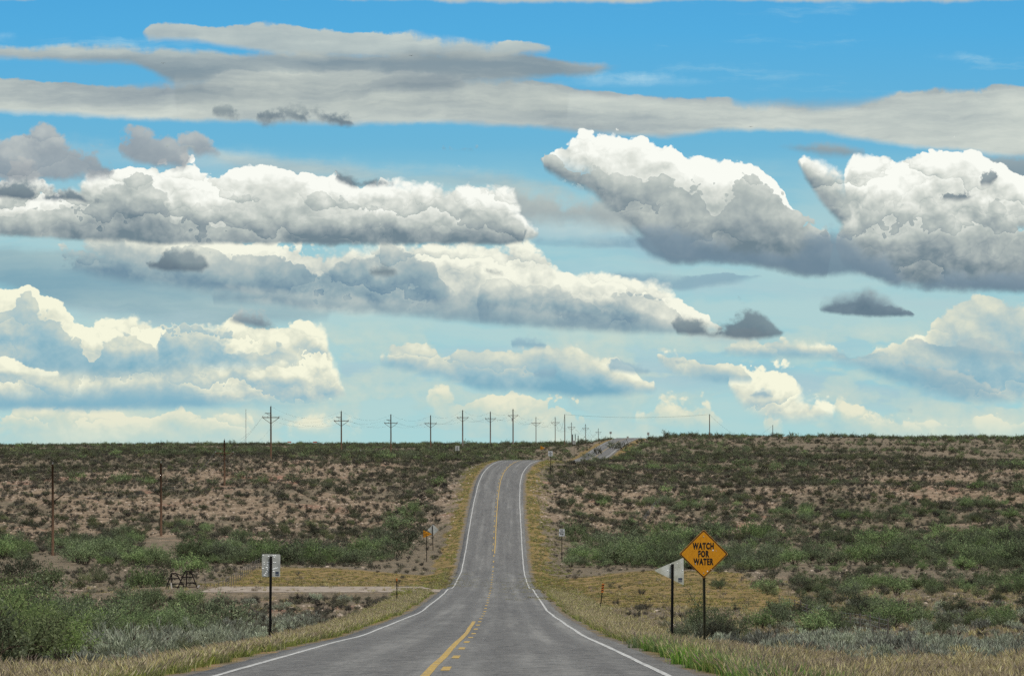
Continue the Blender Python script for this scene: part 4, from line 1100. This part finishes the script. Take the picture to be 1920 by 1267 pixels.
def text_obj(name, words, size, parent, loc, mat, xs=1.0, bold=0.012, spacing=1.0, back=False, rows=None):
    cu = bpy.data.curves.new(name, 'FONT'); cu.body = words; cu.size = size; cu.align_x = 'CENTER'; cu.align_y = 'CENTER'
    cu.offset = bold; cu.space_character = spacing; cu.extrude = 0.0006; cu.resolution_u = 3
    if rows: cu.space_line = rows
    t = bpy.data.objects.new(name, cu); COL.objects.link(t)
    dg = bpy.context.evaluated_depsgraph_get(); me = bpy.data.meshes.new_from_object(t.evaluated_get(dg))
    bpy.data.objects.remove(t); bpy.data.curves.remove(cu)
    for v in me.vertices:
        x, y, z = v.co; v.co = (x * xs, -z, y)
    me.materials.clear(); me.materials.append(mat)
    o = bpy.data.objects.new(name, me); o.location = loc; COL.objects.link(o); o.parent = parent; return o

def channel(parent, h, w, mat, x=0.0, y=0.03, name='post', tilt=0.0, z0=-0.4):
    mb = MB(); t = w * 0.16
    prof = [(-w / 2, 0), (-w / 2 + t, 0), (-w / 2 + t * 1.6, w * 0.45), (w / 2 - t * 1.6, w * 0.45), (w / 2 - t, 0), (w / 2, 0), (w / 2 - t, w * 0.6), (-w / 2 + t, w * 0.6)]
    n = len(prof)
    vs = [(x + a, y + b, z0) for a, b in prof] + [(x + a + tilt, y + b, h) for a, b in prof]
    mb.add(vs, [(i, (i + 1) % n, n + (i + 1) % n, n + i) for i in range(n)] + [tuple(reversed(range(n))), tuple(range(n, 2 * n))])
    return mb.build(name, mat, parent)

def sign_root(nm, px, d, base_py=None):
    x = PX(px, d); z = Hs(x, d); return empty(nm, (x, d, z)), x, z

# --- yellow diamond WATCH FOR WATER
d = 84.0
r0, x0, z0 = sign_root('warning_sign', 1321.5, d); props(r0, 'orange yellow diamond sign reading WATCH FOR WATER on an olive post', 'road sign')
zc = zz(1038, d) - z0; hd = 46.2 / F * d
r0.rotation_euler = (0, 0, math.radians(-2))
channel(r0, zc + hd * 0.9, 0.075, M_POSTG, y=0.012, tilt=-0.03)
dia = rounded([(0, -hd), (hd, 0), (0, hd), (-hd, 0)], 0.05)
off_ = lambda pts: [(x - 0.03, z + zc) for x, z in pts]
mb = MB(); mb.prism(off_(dia), -0.002, 0.004, 0); pl = mb.build('sign_plate', [M_ALU], r0)
mb = MB(); f_ = off_(inset(dia, 0.995)); mb.add([(x, -0.004, z) for x, z in f_], [tuple(range(len(f_)))]); mb.build('sign_face', M_YEL, r0)
mb = MB(); ring(mb, off_(inset(dia, 0.975)), off_(inset(dia, 0.925)), -0.007); mb.build('border', M_BLK, r0)
for i, w_ in enumerate(('WATCH', 'FOR', 'WATER')):
    text_obj('lettering', w_, 0.225, r0, (-0.035, -0.0075, zc + 0.20 - 0.205 * i), M_BLK, xs=0.60, bold=0.011, spacing=1.16)
mb = MB()
for (bx, bz, br) in ((0.245, 0.10, 0.02), (0.10, -0.45, 0.018), (-0.215, -0.255, 0.012), (0.2, -0.40, 0.008), (0.15, 0.30, 0.007), (-0.12, 0.02, 0.007), (0.33, 0.08, 0.007)): disc(mb, bx - 0.03, bz + zc, br, -0.009)
mb.build('bullet_mark', M_DENT, r0)
mb = MB()
for bz in (0.46, -0.50): mb.tube([(-0.03, -0.003, zc + bz), (-0.03, -0.014, zc + bz)], 0.014, 8)
mb.build('bolt', M_ALU, r0)

# --- back of the pennant sign behind it
d = 110.0
r1, x1, z1 = sign_root('pennant_sign', 1260, d); props(r1, 'bare metal back of a dented pennant sign, partly behind the yellow diamond', 'road sign')
zc = zz(1070, d) - z1; q = F / d
out = rounded([(-34 / q, 1 / q), (22.5 / q, -27 / q), (22 / q, 25 / q)], 0.035)
mb = MB(); mb.prism([(x, z + zc) for x, z in out], 0.09, 0.094); mb.build('sign_plate', simple('pale_worn_aluminium', srgb(168, 168, 152), srgb(206, 208, 200), 2.2, 0.5, 0.1), r1)
channel(r1, zc + 13 / q, 0.095, M_POST, y=0.03, tilt=0.03, x=-0.01)
mb = MB()
for (bx, bz, br) in ((-12.5, 2.5, 0.010), (-8, 0.5, 0.026), (-3, 12, 0.02), (10, 14, 0.018), (14, 8, 0.010), (20, 1, 0.026), (16, -8, 0.010), (-11, 5, 0.014), (18, 15, 0.012), (6, 3, 0.012)):
    vs_ = [(bx / q, 0.075, bz / q + zc)] + [(bx / q + br * math.cos(k * 1.0472), 0.0885, bz / q + zc + br * 0.8 * math.sin(k * 1.0472)) for k in range(6)]
    mb.add(vs_, [(0, 1 + k, 1 + (k + 1) % 6) for k in range(6)])
mb.build('dent', M_DENT, r1)
mb = MB(); mb.box(12 / q, 0.086, zc - 17.5 / q, 19.5 / q, 0.088, zc - 13 / q); mb.box(12 / q, 0.086, zc - 20.5 / q, 19.5 / q, 0.088, zc - 18.8 / q); mb.build('sticker', simple('blue_grey_sticker', srgb(52, 60, 74), srgb(66, 74, 86), 9, 0.6), r1)

# --- back of a rectangular sign on the left
d = 108.0
r2, x2, z2 = sign_root('regulatory_sign', 506, d); props(r2, 'metal back of a rectangular sign with bright bullet dents on a black post', 'road sign')
zc = zz(1060, d) - z2; q = F / d; r2.rotation_euler = (0, math.radians(0.6), 0)
mb = MB(); mb.prism([(x, z + zc) for x, z in rounded([(-17 / q, -21 / q), (17.5 / q, -21 / q), (17.5 / q, 21.5 / q), (-17 / q, 21.5 / q)], 0.035)], 0.09, 0.094); mb.build('sign_plate', M_ALU, r2)
channel(r2, zc + 17.5 / q, 0.090, M_POST, y=0.03)
mb = MB(); rr_ = random.Random(3)
dn = [(-15, 19), (-4.5, 17), (4, 19), (8, 18.5), (6, 16), (-13, 6), (-12, 2), (-5, 5.5), (5, 6), (8, 6), (-6, 1), (-4, -1), (-8, -4), (-15, -5.5), (-6, -7), (-5, -9.5), (-8, -12), (-12, -18), (4, -7), (6, -6), (9, -5), (12, -4), (5, -11), (-3, -4), (-10, -15)]
for bx, bz in dn:
    br = 0.020 + 0.016 * rr_.random()
    vs_ = [(bx / q, 0.076, bz / q + zc)] + [(bx / q + br * 1.3 * math.cos(k * 1.0472), 0.0885, bz / q + zc + br * 0.8 * math.sin(k * 1.0472)) for k in range(6)]
    mb.add(vs_, [(0, 1 + k, 1 + (k + 1) % 6) for k in range(6)])
mb.build('dent', M_DENT, r2)
mb = MB(); mb.box(8.5 / q, 0.086, zc - 16 / q, 15 / q, 0.088, zc - 11 / q); mb.box(8.5 / q, 0.086, zc - 19 / q, 15 / q, 0.088, zc - 17 / q); mb.build('sticker', bpy.data.materials['blue_grey_sticker'], r2)

# --- distant signs
def rect_sign(nm, px, py, w, h, d, label, face='back', text=None, basepy=None):
    r, x, z = sign_root(nm, px, d); props(r, label, 'road sign'); q = F / d
    zc = zz(py, d) - z; hw, hh = w / q / 2, h / q / 2
    o = rounded([(-hw, -hh), (hw, -hh), (hw, hh), (-hw, hh)], hw * 0.15)
    back = face == 'back'
    mb = MB(); mb.prism([(a, b + zc) for a, b in o], 0.09 if back else -0.004, 0.10 if back else 0.004); mb.build('sign_plate', M_ALU if back else M_WHT, r)
    channel(r, zc + hh * (0.7 if back else 0.9), 0.09, M_POST, y=0.02)
    if not back:
        mb = MB(); oo = [(a, b + zc) for a, b in inset(o, 0.93)]; oi = [(a, b + zc) for a, b in inset(o, 0.88)]
        ring(mb, oo, oi, -0.008); mb.build('border', M_BLK, r)
        for i, t in enumerate(text or []):
            text_obj('lettering', t, hh * 0.62, r, (0, -0.010, zc + hh * 0.52 * (len(text) - 1) / 2 - hh * 0.52 * i), M_BLK, xs=0.80 if len(t) > 3 else 0.95, bold=hh * 0.03)
    return r
rect_sign('regulatory_sign', 1053.5, 998, 10.5, 13.5, 395.0, 'small white DO NOT PASS sign right of the road in the valley', 'front', ['DO', 'NOT', 'PASS'])
rect_sign('regulatory_sign', 1032, 850, 8, 9.5, 590.0, 'small white DO NOT PASS sign at the right of the road crest', 'front', ['DO', 'NOT', 'PASS'])
rect_sign('regulatory_sign', 857.5, 840, 8, 9, 700.0, 'pale back of a small sign in the brush left of the road crest')
rect_sign('regulatory_sign', 1076.5, 829, 5.5, 7, 960.0, 'narrow grey sign on a dark post left of the far road stretch')
rect_sign('regulatory_sign', 1145, 811, 4.5, 4.5, 1150.0, 'tiny dark sign on the skyline left of the far road summit').children[0].data.materials[0] = M_POST  # dark plate colour paints in the silhouette against the sky, next two signs too
rect_sign('regulatory_sign', 1215.5, 813, 4.5, 5.5, 1150.0, 'tiny dark sign on the skyline right of the far road summit').children[0].data.materials[0] = M_POST
rect_sign('regulatory_sign', 1177, 820, 4, 4.5, 1290.0, 'tiny dark sign just above the summit of the far road').children[0].data.materials[0] = M_POST

def pennant(px, py, ln, ht, d, label, text=True):
    r, x, z = sign_root('pennant_sign', px, d); props(r, label, 'road sign'); q = F / d; zc = zz(py, d) - z
    L = ln / q; h = ht / q / 2
    o = rounded([(-L * 0.38, -h), (L * 0.62, 0), (-L * 0.38, h)], L * 0.04)
    mb = MB(); mb.prism([(a, b + zc) for a, b in o], -0.004, 0.004); mb.build('sign_plate', M_YEL, r)
    channel(r, zc + h * 0.3, 0.10, M_POST, y=0.02)
    mb = MB(); ring(mb, [(a, b + zc) for a, b in inset(o, 0.95)], [(a, b + zc) for a, b in inset(o, 0.90)], -0.008); mb.build('border', M_BLK, r)
    for i, (t, cx) in enumerate((('NO', -0.24), ('PASSING', -0.02), ('ZONE', -0.20))):
        text_obj('lettering', t, h * 0.42, r, (L * cx, -0.010, zc + h * 0.42 * (1 - i)), M_BLK, xs=0.85, bold=h * 0.01)
pennant(800, 1000.5, 17, 15, 395.0, 'yellow NO PASSING ZONE pennant left of the road in the valley')
pennant(1016.5, 839.5, 9, 8, 640.0, 'tiny yellow NO PASSING ZONE pennant near the road crest')

d = 415.0
r, x, z = sign_root('warning_sign', 812, d); props(r, 'pale back of a diamond sign behind the yellow pennant in the valley', 'road sign'); q = F / d; zc = zz(993, d) - z
mb = MB(); mb.prism([(a, b + zc) for a, b in rounded([(0, -10.5 / q), (10.5 / q, 0), (0, 10.5 / q), (-10.5 / q, 0)], 0.06)], 0.09, 0.10); mb.build('sign_plate', M_ALU, r)
channel(r, zc + 8 / q, 0.10, M_POST, y=0.02, tilt=-0.08)

# --- delineator posts
x = PX(744, 236); z = Hs(x, 236)
r = empty('marker_post', (x, 236, z)); props(r, 'thin black marker post with a small orange top, left of the lane', 'marker post')
h = zz(1083.5, 236) - z
channel(r, h, 0.07, M_POST); mb = MB(); mb.box(-0.05, 0.0, h - 0.20, 0.05, 0.02, h); mb.build('reflector', M_ORG, r)
x = PX(1125, 216); z = Hs(x, 216); h = zz(1093, 216) - z
r = empty('marker_post', (x, 216, z)); r.rotation_euler = (0, math.radians(7), 0); props(r, 'leaning marker post with orange and black stripes on a concrete slab', 'marker post')
channel(r, h * 0.66, 0.07, M_POST)
mb = MB(); mb.box(-0.08, 0, h * 0.66, 0.08, 0.015, h); p_ = mb.build('striped_panel', M_ORG, r)
mb = MB()
for k in range(3):
    zb = h * 0.70 + k * 0.17; mb.add([(-0.08, -0.004, zb), (0.08, -0.004, zb + 0.07), (0.08, -0.004, zb + 0.14), (-0.08, -0.004, zb + 0.07)], [(0, 1, 2, 3)])
mb.build('stripe', M_BLK, p_)
mb = MB(); x = PX(1133, 215.5); mb.box(-0.55, -0.3, -0.1, 0.55, 0.3, 0.12); o = mb.build('concrete_slab', M_CONC, None, (x, 215.5, Hs(x, 215.5))); props(o, 'small pale concrete slab at the foot of the leaning marker post', 'slab')

# --- black steel frame with two trapezoid bays
d = 272.0; x = PX(340, d); z = Hs(x, d)
r = empty('steel_frame', (x, d, z)); props(r, 'black steel frame of two trapezoid bays at the end of the gravel lane', 'steel frame'); q = F / d
X = lambda px: (px - 340) / q
Z = lambda py: zz(py, d) - z
zb_ = -0.1
def bars(name, segs, y, rad, mat):
    mb = MB()
    for (ax, ay, bx, by) in segs: mb.tube([(X(ax), y, Z(ay) if ay else zb_), (X(bx), y, Z(by) if by else zb_)], rad, 6)
    mb.build(name, mat, r)
bars('front_bay', [(310, 0, 322, 1074), (322, 1074, 330, 1074), (330, 1074, 349, 0), (322, 0, 322, 1074), (316, 1084, 336, 1084), (313, 1094, 346, 1094)], 0, 0.055, M_STEEL)
bars('rear_bay', [(330, 0, 345, 1071), (345, 1071, 356, 1071), (356, 1071, 369, 0), (347, 0, 348, 1071), (337, 1082, 361, 1082), (348, 1093, 366, 1093)], 0.9, 0.055, M_STEEL)
mb = MB()
for a_, b_ in ((322, 345), (330, 356)):
    mb.tube([(X(a_), 0, Z(1074)), (X(b_ - 12), 0.9, Z(1082))], 0.035, 5)
mb.tube([(X(312), 0, 0.12), (X(366), 0.9, 0.12)], 0.045, 5); mb.build('cross_brace', M_STEEL, r)
mb = MB(); mb.tube([(X(369), 0.86, 0.05), (X(372.5), 0.86, 0.25)], 0.09, 7); mb.tube([(X(322), -0.05, 0.0), (X(320.5), -0.05, 0.5)], 0.07, 7); mb.build('pale_end_plate', M_CONC, r)

# --- wire fences
def fence(px_d, n, h, label, skip=0.0):
    pts = [(PX(p, d_), d_) for p, d_ in px_d]
    seg = [0.0]
    for a_, b_ in zip(pts[:-1], pts[1:]): seg.append(seg[-1] + math.hypot(b_[0] - a_[0], b_[1] - a_[1]))
    root = empty('wire_fence', (pts[0][0], pts[0][1], Hs(*pts[0]))); props(root, label, 'fence')
    rr = random.Random(n); tops = []; b0 = Vector(root.location)
    for i in range(n):
        s = seg[-1] * i / (n - 1); xx = np.interp(s, seg, [p[0] for p in pts]); yy = np.interp(s, seg, [p[1] for p in pts]); zg = Hs(xx, yy)
        hh = h * (0.9 + 0.2 * rr.random()); lx = rr.uniform(-0.05, 0.05)
        mb = MB(); mb.tube([(0, 0, -0.3), (lx, 0, hh)], 0.035, 6); c = mb.build('fence_post', M_WOODG, root); c.location = Vector((xx, yy, zg)) - b0
        tops.append(Vector((xx, yy, zg)) - b0)
    for k in range(4):
        mb = MB(); mb.tube([t + Vector((0, 0, h * (0.28 + 0.2 * k))) for t in tops], 0.006, 4); mb.build('wire', M_WIREL, root)
    return root
fence([(385, 282), (420, 300), (452, 330), (486, 372)], 22, 1.15, 'wire fence of thin grey posts running back from the lane, left flat')
fence([(1665, 158), (1640, 166), (1560, 190), (1500, 216), (1460, 236)], 16, 1.1, 'wire fence of thin grey posts crossing the pale grass, right flat')
fence([(1440, 372), (1340, 385), (1250, 395), (1180, 402)], 14, 1.15, 'faint wire fence at the edge of the right valley thicket')
fence([(1205, 500), (1225, 530), (1250, 560)], 8, 1.2, 'short wire fence on the pink slope right of the road')

# --- utility poles and their cables
def pole(px, top, d, label, arm=True, small=False, brace=None, rad=0.20, mat=None, arm_w=3.7, arm_py=None, transformer=False):
    mat = mat or M_WOOD
    x = PX(px, d); z = Hs(x, d); h = zz(top, d) - z
    r = empty('utility_pole', (x, d, z)); props(r, label, 'utility pole', group='utility poles along the road')
    mb = MB(); mb.tube([(0.0, 0, -0.8), (0.0, 0, h * 0.5), (-0.03, 0, h)], [rad, rad * 0.86, rad * 0.68], 10); mb.build('pole_shaft', mat, r, smooth=True)
    att = {'top': Vector((x, d, z + h + 0.05))}
    mb = MB(); mb.tube([(0, 0, h), (0, 0, h + 0.3)], [0.06, 0.05], 6); mb.build('insulator', M_CER, r)
    if arm:
        az = h - 2.35; w = arm_w / 2
        mb = MB(); mb.box(-w, -0.22, az - 0.08, w, -0.10, az + 0.08); mb.build('crossarm', mat, r)
        for s_ in (-1, 1):
            mb = MB(); mb.tube([(s_ * (w - 0.15), -0.13, az - 0.09), (s_ * 0.08, -0.13, az - 1.25)], 0.05, 6); mb.build('arm_brace', mat, r)
        for xx in (-w + 0.1, w - 0.1, -0.65):
            mb = MB(); mb.tube([(xx, -0.16, az + 0.08), (xx, -0.16, az + 0.34)], [0.07, 0.045], 6); mb.build('insulator', M_CER, r)
        att['l'] = Vector((x - w + 0.1, d - 0.16, z + az + 0.34)); att['r'] = Vector((x + w - 0.1, d - 0.16, z + az + 0.34)); att['m'] = Vector((x - 0.65, d - 0.16, z + az + 0.34))
    if small:
        az = h - 1.45; mb = MB(); mb.box(-1.25, -0.2, az - 0.06, 0.0, -0.09, az + 0.06); mb.build('small_crossarm', mat, r)
        mb = MB(); mb.tube([(-0.9, -0.12, az - 0.05), (-0.05, -0.12, az - 0.6)], 0.04, 5); mb.build('arm_brace', mat, r)
        att['m'] = Vector((x - 1.2, d, z + az + 0.2))
    if brace:
        s_ = brace; az = h - 4.5
        mb = MB(); mb.tube([(0, 0, az - 0.5), (s_ * 1.45, -0.1, az + 0.55)], 0.07, 6); mb.build('side_arm', M_STEEL, r)
        att['r' if s_ > 0 else 'l'] = Vector((x + s_ * 1.4, d, z + az + 0.6))
        att['l' if s_ > 0 else 'r'] = Vector((x - s_ * 0.18, d, z + az + 0.9)); att['m'] = Vector((x, d, z + az + 1.5))
    if transformer:
        mb = MB(); mb.tube([(-0.28, -0.3, h - 4.4), (-0.28, -0.3, h - 3.5)], 0.22, 10); mb.build('transformer', M_CER, r)
    return att
T = []
T.append(pole(99, 870, 423, 'tall brown wooden pole with a slanting side arm, leftmost of all', arm=False, brace=1))
T.append(pole(302, 868, 480, 'brown wooden pole with a short arm to the left, second from the left', arm=False, brace=-1))
T.append(pole(421, 825, 590, 'brown pole with two flat crossarms seen against the far slope', small=True, arm_w=3.4))
T.append(pole(508, 762, 688, 'tallest braced pole against the sky, with an extra short arm on its left', small=True))
T.append(pole(640, 771, 791, 'second braced pole on the skyline from the left', small=True))
T.append(pole(733, 777, 880, 'third braced pole on the skyline from the left, above the brush', small=True))
T.append(pole(807.5, 779, 960, 'slim braced pole between the tall left poles and the thick grey one'))
T.append(pole(867.5, 769, 1030, 'braced pole directly above the left edge of the near road crest', rad=0.24, mat=M_WOODG))
T.append(pole(919.5, 772, 1110, 'thick grey braced pole above the middle of the near road crest', rad=0.24, mat=M_WOODG))
T.append(pole(962, 767, 1190, 'thick grey braced pole carrying a small transformer', rad=0.27, mat=M_WOODG, transformer=True))
T.append(pole(1005, 782, 1300, 'braced pole to the right of the one with the transformer', rad=0.16))
T.append(pole(1041, 782, 1420, 'braced pole beside the plain tall pole', rad=0.17))
T.append(pole(1071.5, 792, 1600, 'small far braced pole just right of the plain tall pole', rad=0.18))
T.append(pole(1098, 795, 1800, 'second last of the far braced poles, left of the far road', rad=0.19))
T.append(pole(1122, 803, 2050, 'smallest and farthest braced pole, left of the far road', rad=0.2))
G1 = pole(1059, 777, 1120, 'plain pole without crossarms among the far braced poles', arm=False, rad=0.17)
G2 = pole(1330.5, 777, 1100, 'plain pole without crossarms on the right skyline', arm=False, rad=0.18)
G3 = pole(1449, 797, 1420, 'shortest plain pole on the far right skyline', arm=False, rad=0.17)

def cable(name, pts, sag, label, rad=0.03, mat=None):
    path = []; rd = []
    for a_, b_ in zip(pts[:-1], pts[1:]):
        L = (b_ - a_).length
        for k in range(0, 17):
            t = k / 16; p = a_.lerp(b_, t); p.z -= sag * (L / 110.0) * 4 * t * (1 - t); path.append(p); rd.append(rad * max(1.0, p.y / 750.0))
    mb = MB(); mb.tube(path, rd, 4, caps=False); o = mb.build(name, mat or M_WIRE); props(o, label, 'cable', group='power cables'); return o
L0 = T[0]; far = Vector((PX(-260, 370), 345, 0))
startz = {'l': zz(925, 345), 'r': zz(930, 345), 'm': zz(905, 345)}
for key, sg, lab in (('l', 2.2, 'power cable hung from the left ends of the crossarms'), ('r', 2.2, 'power cable hung from the right ends of the crossarms'), ('m', 2.0, 'power cable hung from the short arms beside the poles')):
    pts = [t[key] for t in T if key in t]
    near = [Vector((PX(-260, 345), 345, startz[key]))] + pts[:4]
    pp = [near[0]] + pts
    mb = cable('power_cable', pp, sg, lab, 0.010)
cable('power_cable', [t['top'] for t in T[3:]], 2.4, 'topmost power cable running between the pole tops', 0.010)
cable('power_cable', [T[11]['top'], G1['top'], G2['top'], G3['top']], 2.2, 'long single cable dipping between the plain poles on the right', 0.018)

# --- thin radio mast far off
d = 2600.0; x = PX(461, d); z = Hs(x, d); h = zz(766, d) - z
r = empty('radio_mast', (x, d, z)); props(r, 'very thin lattice radio mast far behind the left skyline', 'mast')
mb = MB(); w = 0.28
cs = [(w * math.cos(a_), w * math.sin(a_)) for a_ in (0.3, 2.4, 4.5)]
for a_ in cs: mb.tube([(a_[0], a_[1], -1), (a_[0], a_[1], h)], 0.06, 4)
n_ = int(h / 1.5)
for k in range(n_):
    a_, b_ = cs[k % 3], cs[(k + 1) % 3]; mb.tube([(a_[0], a_[1], k * 1.5), (b_[0], b_[1], k * 1.5 + 1.5)], 0.03, 3)
mb.build('lattice', M_CER, r)

# --- small things on the plateau
for px, lab in ((542.5, 'small red and white board on posts on the left skyline, nearer the tallest pole'), (590.5, 'small red and white board on posts on the left skyline, farther right')):
    d = 1380.0; x = PX(px, d); z = Hs(x, d); r = empty('roadside_board', (x, d, z)); props(r, lab, 'board')
    h = zz(828, d) - z
    mb = MB(); mb.box(-0.85, 0, h - 0.25, 0.85, 0.08, h + 0.15); mb.build('red_panel', M_RED, r)
    mb = MB(); mb.box(-0.75, -0.01, h - 0.62, 0.75, 0.06, h - 0.253); mb.build('white_panel', M_WHT, r)
    for s_ in (-0.6, 0.6): mb = MB(); mb.tube([(s_, 0.12, -0.3), (s_, 0.12, h)], 0.07, 6); mb.build('post', M_WHT, r)
d = 760.0; x = PX(676, d); z = Hs(x, d); h = max(1.3, zz(855, d) - z)
r = empty('marker_post', (x, d, z)); props(r, 'pale stubby marker post in the brush left of the crest', 'marker post')
mb = MB(); mb.tube([(0, 0, -0.3), (0, 0, h)], 0.12, 8); mb.build('post', simple('cream_paint', srgb(186, 178, 150), srgb(204, 198, 172), 5, 0.6), r)
mb = MB(); mb.tube([(0, 0, h + 0.002), (0, 0, h + 0.14)], [0.14, 0.05], 8); mb.build('cap', M_WHT, r)
for i, (px, top, lab) in enumerate(((1073.5, 814, 'short dark wooden post on the skyline, left of a tight trio'), (1078.5, 813.5, 'short dark wooden post on the skyline, middle of a tight trio'), (1084, 816, 'short dark wooden post on the skyline, right of a tight trio'))):
    d = 1130.0; x = PX(px, d); z = Hs(x, d); h = zz(top, d) - z
    mb = MB(); mb.tube([(0, 0, -0.3), (0.02, 0, h * 0.6), (0, 0, h)], [0.24 if i == 0 else 0.15, 0.2 if i == 0 else 0.14, 0.18 if i == 0 else 0.13], 8)
    o = mb.build('wooden_post', M_POST, None, (x, d, z)); props(o, lab, 'post')

# --- birds high over the road
for px, py, lab in ((771, 105, 'tiny dark bird high over the left clouds'), (1408, 238, 'tiny dark bird under the long grey cloud on the right'), (306, 119, 'tiny dark bird in the blue gap at the upper left')):
    d = 420.0; x, z = PX(px, d), zz(py, d)
    mb = MB(); mb.tube([(0, -0.16, 0), (0, -0.08, 0.01), (0, 0.08, 0), (0, 0.2, -0.01)], [0.01, 0.04, 0.035, 0.006], 6)
    for s_ in (-1, 1): mb.add([(0, -0.06, 0.01), (s_ * 0.16, -0.08, 0.06), (s_ * 0.34, 0.02, 0.02), (s_ * 0.15, 0.05, 0.05), (0, 0.07, 0.01)], [(0, 1, 2, 3, 4)])
    o = mb.build('bird', M_BLK, None, (x, d, z)); props(o, lab, 'bird')
